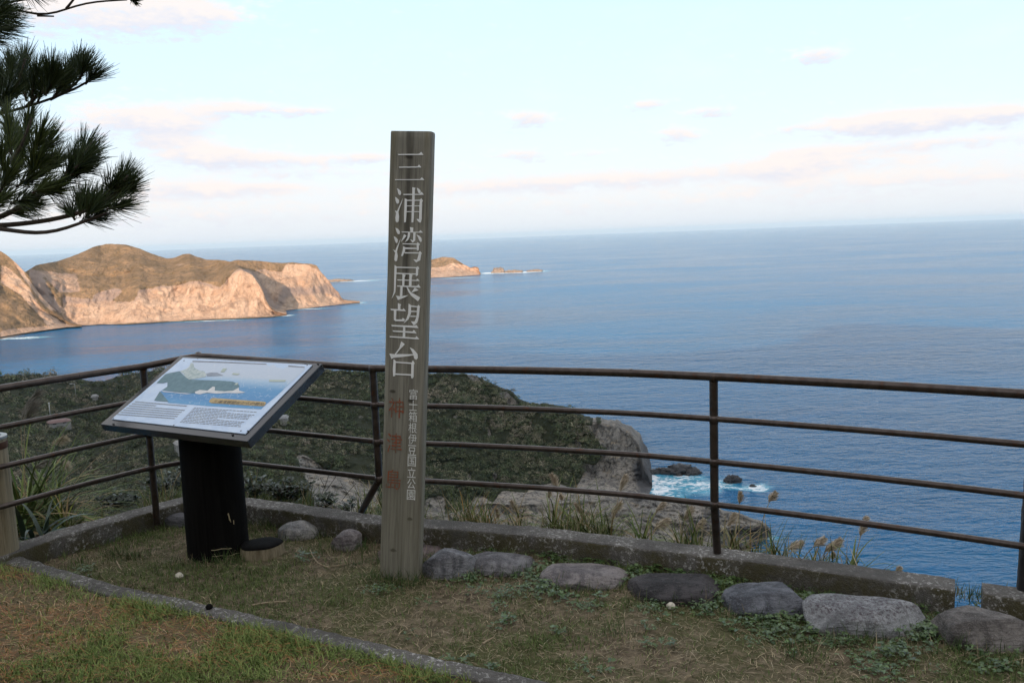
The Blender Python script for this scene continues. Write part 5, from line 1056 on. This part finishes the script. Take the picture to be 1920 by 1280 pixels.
# broad dark leaves at the wall's left corner
g = atz(55, 1010, .1); root = np.array([g[0] - .02, g[1] + .12, .05]); t = thing('lily_plant', 'plant with broad dark strap leaves beside the timber stand', 'plant', tuple(root))
V, Q, c = ribbons([(root + rng.normal(0, .03, 3) * np.array([1, 1, 0]), unit(np.array([rng.uniform(-.3, 1.0), rng.uniform(-.9, .5), rng.uniform(.35, .9)])), rng.uniform(.22, .40), rng.uniform(.026, .04), rng.uniform(1.2, 2.2), tuple(mixcol((.018, .04, .028), (.045, .075, .05), np.array([rng.random()]))[0])) for _ in range(22)]); mesh_np('leaves', V, Q, M_leaf, t, attrs={'col': c})
mb = MB(); mb.lathe(tuple(root + np.array([0, 0, -.08])), [(.03, 0), (.035, .06), (.012, .11)], 10); mb.build('stem', M_stem, t, smooth=True)
# glossy dark shrubs behind the wall
def shrub(label, x, y, wpx, hpx, nst, yoff, seed):
    r_ = np.random.default_rng(seed); g = atz(x, y, .1); Yb = g[1] + yoff; root = aty(x, y + 6, Yb); root[2] = min(root[2], .08); sc_ = Yb / F * 1.05; t = thing('shrub', label, 'shrub', tuple(root), 'glossy leaved shrubs outside the wall'); mb = MB(); Ps, Ds, Ns, Ls, Ws, Cs = [], [], [], [], [], []
    for i in range(nst):
        tip = root + np.array([r_.uniform(-.5, .5) * wpx * sc_, r_.uniform(-.08, .08), hpx * sc_ * r_.uniform(.45, 1.0)]); mid = (root + tip) / 2 + r_.normal(0, .02, 3); q = smooth_path(np.array([root, mid, tip]), .02, it=2); mb.tube(q.tolist(), .0022, 5)
        m_ = max(5, int(np.linalg.norm(tip - root) / .011)); f = r_.uniform(.3, 1.03, m_); P = root + (tip - root) * f[:, None] + r_.normal(0, .006, (m_, 3)); a = r_.uniform(0, 6.28, m_); D = unit(np.stack([np.cos(a), np.sin(a), r_.uniform(.0, .9, m_)], 1)); Ps.append(P); Ds.append(D); Ns.append(unit(np.stack([r_.normal(0, .35, m_), r_.normal(-.3, .35, m_), np.ones(m_)], 1))); Ls.append(r_.uniform(.03, .055, m_)); Ws.append(r_.uniform(.016, .026, m_)); Cs.append(mixcol((.014, .026, .016), (.045, .065, .035), r_.random(m_)))
    mb.build('stems', M_stem, t); V, Q, c = leaves(*[np.concatenate(v) for v in (Ps, Ds, Ns, Ls, Ws, Cs)]); mesh_np('leaves', V, Q, M_leaf, t, attrs={'col': c})
shrub('low glossy shrub left of the left railing post', 225, 945, 90, 26, 16, .16, 1)
shrub('glossy shrub just right of the left railing post', 300, 925, 56, 40, 12, .16, 2)
shrub('taller glossy sprig close to the left side of the black board post', 334, 915, 34, 50, 8, .16, 3)
shrub('glossy shrub close to the right side of the black board post', 478, 930, 40, 42, 10, .16, 4)
shrub('widest glossy shrub between the black board post and the slanted railing post', 540, 938, 90, 44, 22, .18, 5)
shrub('small glossy shrub left of the slanted railing post', 610, 946, 50, 30, 10, .16, 6)
shrub('sparse twiggy shrub at the foot of the slanted railing post', 655, 952, 40, 24, 5, .18, 7)
t = thing('bare_twigs', 'thin bare twigs sticking up behind the wall left of the signpost', 'twigs', tuple(atz(620, 945, .08) + np.array([0, .2, 0])))
Yb = atz(620, 945, .08)[1] + .2
for pts in ([(600, 935), (612, 905), (626, 855)], [(603, 932), (625, 900), (638, 880)], [(640, 940), (650, 925), (668, 905)], [(610, 915), (600, 895)], [(690, 948), (705, 938), (718, 932)], [(200, 915), (225, 900), (300, 912)], [(217, 898), (219, 865), (218, 862)]):
    q = smooth_path(np.array([aty(a, b, Yb) for a, b in pts]), .02, it=3); mb = MB(); mb.tube(q.tolist(), .0018, 5); mb.build('stem', M_stem, t)

# ------------------------------------------------------------------ pine
pine = thing('pine_tree', 'pine tree reaching in from the left with long dark needles', 'pine tree', (-2.35, 2.5, .08))
mb = MB(); tr = [(-2.35, 2.5, .02), (-2.33, 2.5, .8), (-2.38, 2.55, 1.6), (-2.30, 2.6, 2.6), (-2.36, 2.6, 3.6), (-2.3, 2.65, 4.6)]; q = smooth_path(np.array(tr), .08, it=4); mb.tube(q.tolist(), [.15 - .09 * i / len(q) + .012 * math.sin(i * 1.7) for i in range(len(q))], 18); mb.build('trunk', M_bark, pine, smooth=True)
def ppt(x, y, Y): return aty(x, y, Y)
BR = [([(-2.33, 2.55, 1.7), (-260, 440, 2.5), (-90, 420, 2.5), (0, 424, 2.5), (34, 420, 2.5), (75, 416, 2.5), (112, 409, 2.5), (150, 400, 2.5), (205, 378, 2.5), (240, 330, 2.5)], .012),
      ([(-90, 420, 2.5), (22, 431, 2.45), (49, 437, 2.45), (75, 439, 2.45), (120, 431, 2.45), (150, 418, 2.45), (200, 400, 2.45)], .008),
      ([(-60, 425, 2.5), (0, 409, 2.55), (37, 390, 2.55), (75, 366, 2.55), (112, 341, 2.55), (142, 315, 2.55), (172, 268, 2.55)], .009),
      ([(-2.33, 2.57, 2.1), (-200, 300, 2.6), (0, 330, 2.6), (40, 280, 2.6), (60, 220, 2.6)], .010),
      ([(-2.33, 2.58, 2.3), (-180, 230, 2.7), (0, 215, 2.7), (50, 200, 2.7), (94, 187, 2.7), (127, 172, 2.7), (157, 162, 2.7), (176, 145, 2.7)], .008),
      ([(94, 187, 2.7), (130, 170, 2.7), (150, 155, 2.7), (162, 138, 2.7), (165, 105, 2.7)], .005), ([(0, 215, 2.7), (30, 170, 2.7), (48, 110, 2.7)], .006), ([(50, 200, 2.7), (90, 160, 2.7), (110, 125, 2.7)], .006),
      ([(-2.31, 2.6, 2.7), (-200, -10, 2.6), (0, 10, 2.6), (45, 22, 2.6), (70, 30, 2.6), (94, 30, 2.6), (124, 17, 2.6), (165, 4, 2.6), (238, 0, 2.6)], .006),
      ([(0, 10, 2.6), (20, -4, 2.6), (60, 4, 2.6), (85, -6, 2.6)], .004), ([(124, 17, 2.6), (140, 2, 2.6), (148, -14, 2.6)], .004), ([(-60, 40, 2.6), (0, 56, 2.6), (30, 56, 2.6), (39, 47, 2.6)], .003), ([(70, 30, 2.6), (95, 34, 2.6), (101, 31, 2.6)], .003)]
for pts, r in BR:
    P = np.array([p if isinstance(p[0], float) and abs(p[0]) < 5 and p[2] < 5 and abs(p[0]) > 2 and p[1] < 5 else tuple(ppt(*p)) for p in pts]); q = smooth_path(P, .03, it=3)
    mb = MB(); mb.tube(q.tolist(), [r * (2.2 if len(pts) > 8 and i < len(q) * .35 else 1) * (1 - .6 * i / len(q)) for i in range(len(q))], 8); mb.build('branch', M_bark, pine, smooth=True)
SH = [(218, 358, 248, 305), (208, 378, 262, 325), (200, 392, 240, 385), (200, 368, 228, 325), (212, 368, 258, 345), (150, 402, 176, 352), (150, 406, 152, 355), (170, 400, 218, 378), (140, 412, 125, 385), (150, 416, 206, 402), (180, 396, 202, 358), (160, 408, 190, 372), (135, 322, 176, 250), (140, 316, 192, 268), (130, 330, 178, 305), (140, 330, 186, 290), (120, 332, 152, 272), (112, 345, 150, 318),
      (40, 300, 60, 190), (20, 290, 15, 195), (60, 290, 92, 225), (70, 300, 112, 245), (10, 330, -10, 255), (50, 330, 98, 285), (30, 350, 82, 325), (60, 362, 112, 340), (20, 382, 72, 368), (0, 300, 40, 232), (10, 402, 62, 393), (90, 322, 124, 285), (0, 360, 30, 300), (-20, 330, -30, 245), (40, 385, 85, 385), (-10, 385, 30, 350), (30, 320, 45, 250), (-30, 400, 10, 370), (75, 330, 100, 300), (60, 340, 70, 270), (15, 345, 50, 290), (85, 365, 125, 355),
      (100, 182, 166, 98), (85, 180, 112, 112), (60, 178, 76, 108), (40, 160, 50, 85), (20, 165, 22, 92), (5, 180, -8, 100), (120, 172, 138, 115), (160, 158, 182, 134), (150, 148, 168, 100), (130, 152, 158, 108), (95, 162, 95, 105), (0, 200, 30, 150), (50, 190, 30, 130), (70, 192, 98, 140), (30, 185, 55, 125), (105, 178, 128, 135), (10, 215, 12, 165), (60, 190, 62, 140), (80, 175, 88, 125), (-10, 190, 10, 130),
      (-30, 20, 30, 14), (-20, 34, 40, 34), (-30, 58, 20, 52), (-40, 10, 20, -10), (246, 1, 258, 4), (-30, 70, 0, 75), (40, -20, 70, -12)]
allp = {0: [], 1: [], 2: []}
for i, (x0, y0, x1, y1) in enumerate(SH):
    Y = 2.5 + (.05 if 18 <= i < 40 else 0) + (.2 if 40 <= i < 60 else 0) + rng.uniform(-.14, .14); a = ppt(x0, y0, Y); b = ppt(x1, y1, Y + rng.uniform(-.06, .06)); ax = b - a; L = np.linalg.norm(ax); ax = ax / L; Ls_ = max(L - .055, .03)
    if i == 64: Ls_ = .015
    m_ = int(95 + 1150 * Ls_); s = rng.random(m_) ** .75; s1 = unit(np.cross(ax, np.array([.2, 1, .1]))); s2 = np.cross(ax, s1); th_ = rng.uniform(0, 6.28, m_); rd = np.cos(th_)[:, None] * s1 + np.sin(th_)[:, None] * s2; an = np.clip(rng.normal(.62, .2, m_) - s * .25, .12, 1.2); D = ax * np.cos(an)[:, None] + rd * np.sin(an)[:, None]; D[:, 2] += .12; D = unit(D)
    ln = rng.uniform(.056, .088, m_) * (.3 if i == 64 else 1); B0 = a + ax * (s * Ls_)[:, None]; M_ = B0 + D * (ln * .5)[:, None]; T_ = B0 + D * ln[:, None]; T_[:, 2] -= ln * rng.uniform(-.05, .12, m_); T_ += ax * (ln * .10)[:, None]
    sd = unit(np.cross(D, rng.normal(size=(m_, 3)))); w0 = rng.uniform(.0008, .0013, m_)[:, None]
    V = np.stack([B0 - sd * w0, B0 + sd * w0, M_ - sd * w0, M_ + sd * w0, T_ - sd * w0 * .35, T_ + sd * w0 * .35], 1).reshape(-1, 3); bb = np.arange(m_)[:, None] * 6; Q = np.concatenate([bb + np.array([0, 1, 3, 2]), bb + np.array([2, 3, 5, 4])], 1).reshape(-1, 4)
    g = .35 + .65 * (18 <= i < 40); c = mixcol((.025, .042, .018), (.13, .17, .05), np.clip(rng.random(m_) * g, 0, 1)); allp[0 if i < 18 else 1 if i < 40 else 2].append((V, Q, np.repeat(c, 6, 0)))
    mb = MB(); mb.tube([a, a + ax * Ls_ * .5, a + ax * Ls_], [.0035, .003, .002], 6); mb.build('shoot', M_bark, pine, smooth=True)
for k in allp: V, Q, c = merge(allp[k]); mesh_np('needles', V, Q, M_needle, pine, attrs={'col': c})

# ------------------------------------------------------------------ small far things on the hillside
def hill_d(x, y):
    c, d = np.interp(x, [p[0] for p in crN], [p[1] for p in crN]), np.interp(x, [p[0] for p in crN], [p[2] for p in crN]); b, db = 1075, np.interp(x, [-420, 0, 400, 700, 1000], [150, 160, 200, 290, 372]); return db + (d - db) * (b - y) / (b - c)
def house(x, y, wpx, hpx, label, roofm, dep=7.0, yawd=10):
    D = hill_d(x, y) * .985; c = atd(x, y, D); s = D / F; w_ = wpx * s; h = hpx * s; t = thing('house', label, 'house', (c[0], c[1], c[2])); a = rad(yawd) - math.atan2(c[0], c[1]); e1 = np.array([math.cos(a), math.sin(a), 0]); e2 = np.array([-e1[1], e1[0], 0]); z_ = np.array([0, 0, 1.0])
    def bx(u0_, u1, v0, v1, z0, z1, taper=0):
        return [c + e1 * u + e2 * v + z_ * z for z, k in ((z0, 0), (z1, taper)) for u, v in ((u0_ + k, v0 + k * .9), (u1 - k, v0 + k * .9), (u1 - k, v1 - k * .9), (u0_ + k, v1 - k * .9))], [(3, 2, 1, 0), (4, 5, 6, 7), (0, 1, 5, 4), (1, 2, 6, 5), (2, 3, 7, 6), (3, 0, 4, 7)]
    mb = MB(); mb.add(*bx(-w_ / 2, w_ / 2, 0, dep, -4, h)); mb.build('wall', M_wall, t)
    mb = MB(); mb.add(*bx(-w_ / 2 - .5, w_ / 2 + .5, -.5, dep + .5, h, h + max(1.2, h * .5), min(w_, dep) * .3)); mb.build('roof', roofm, t)
    for k in (-.22, .22):
        mb = MB(); mb.add(*bx(w_ * k - w_ * .08, w_ * k + w_ * .08, -.06, -.003, h * .3, h * .75)); mb.build('window', M_glassdark, t)
house(112, 795, 34, 3, 'long low house with a dull red roof among the trees behind the railing', M_roof, 8, 5)
house(342, 842, 14, 8, 'white house in the trees just left of the black board post', M_wall, 7, 15)
house(178, 746, 10, 1.5, 'tiny pale house high in the trees left of the railing post', M_roofg, 7, 0)
house(502, 804, 11, 2, 'small grey roofed house right below the board edge', M_roofg, 6, 10)
house(531, 787, 12, 2, 'small pale roofed house farther up the hill right of the board', M_roofg, 6, -10)
def pole(x, ytop, ybot, label, D, arms, name='utility_pole', cat='utility pole', lamp=0, r=.17, m=M_pole):
    a = atd(x, ytop, D); b = atd(x, ybot, D); b[0], b[1] = a[0], a[1]; t = thing(name, label, cat, tuple(b)); mb = MB(); mb.tube([b - np.array([0, 0, 3]), a], [r, r * .7], 8); mb.build('shaft', m, t, smooth=True)
    for f, w_ in arms:
        mb = MB(); p = b + (a - b) * f; mb.tube([p - np.array([w_, 0, 0]), p + np.array([w_, 0, 0])], .12, 6); mb.build('crossarm', m, t)
    if lamp:
        mb = MB(); mb.tube([a, a + np.array([-lamp * .6, 0, .5]), a + np.array([-lamp, 0, .4])], .12, 6); mb.build('arm', m, t); mb = MB(); mb.tube([a + np.array([-lamp, 0, .4]), a + np.array([-lamp - 1.2, 0, .25])], .25, 8); mb.build('lamp_head', M_lamp, t)
pole(100.5, 686, 706, 'utility pole with two crossarms on the far left hilltop', 700, ((.93, 1.3), (.75, 1.6)))
pole(140, 720, 734, 'street lamp standing in the trees right of the utility pole', 640, (), 'street_lamp', 'street lamp', 2.0, .14, M_lamp)
pole(91.5, 754, 768, 'short white post among the trees below the utility pole', 520, ((.9, .5),), 'marker_post', 'post', 0, .22, M_lamp)

# ------------------------------------------------------------------ sea air
mb = MB(); hx = 71000; z0_, z1_ = SEA - 1.5, 160
mb.add([(x, y, z) for z in (z0_, z1_) for x, y in ((-hx, -hx), (hx, -hx), (hx, hx), (-hx, hx))], [(3, 2, 1, 0), (4, 5, 6, 7), (0, 1, 5, 4), (1, 2, 6, 5), (2, 3, 7, 6), (3, 0, 4, 7)])
mh = bpy.data.materials.new('sea_air'); mh.use_nodes = True; nh = NT(mh.node_tree); nh.n.clear()
vol = nh.node('ShaderNodeVolumePrincipled'); vol.inputs['Color'].default_value = (0.58, 0.80, 1.0, 1); vol.inputs['Density'].default_value = 2.3e-5; vol.inputs['Anisotropy'].default_value = 0.0
mo = nh.node('ShaderNodeOutputMaterial'); nh.l.new(vol.outputs[0], mo.inputs['Volume'])
tag(mb.build('haze', mh), 'thin pale sea air softening the far headland and horizon', 'haze', kind='stuff')
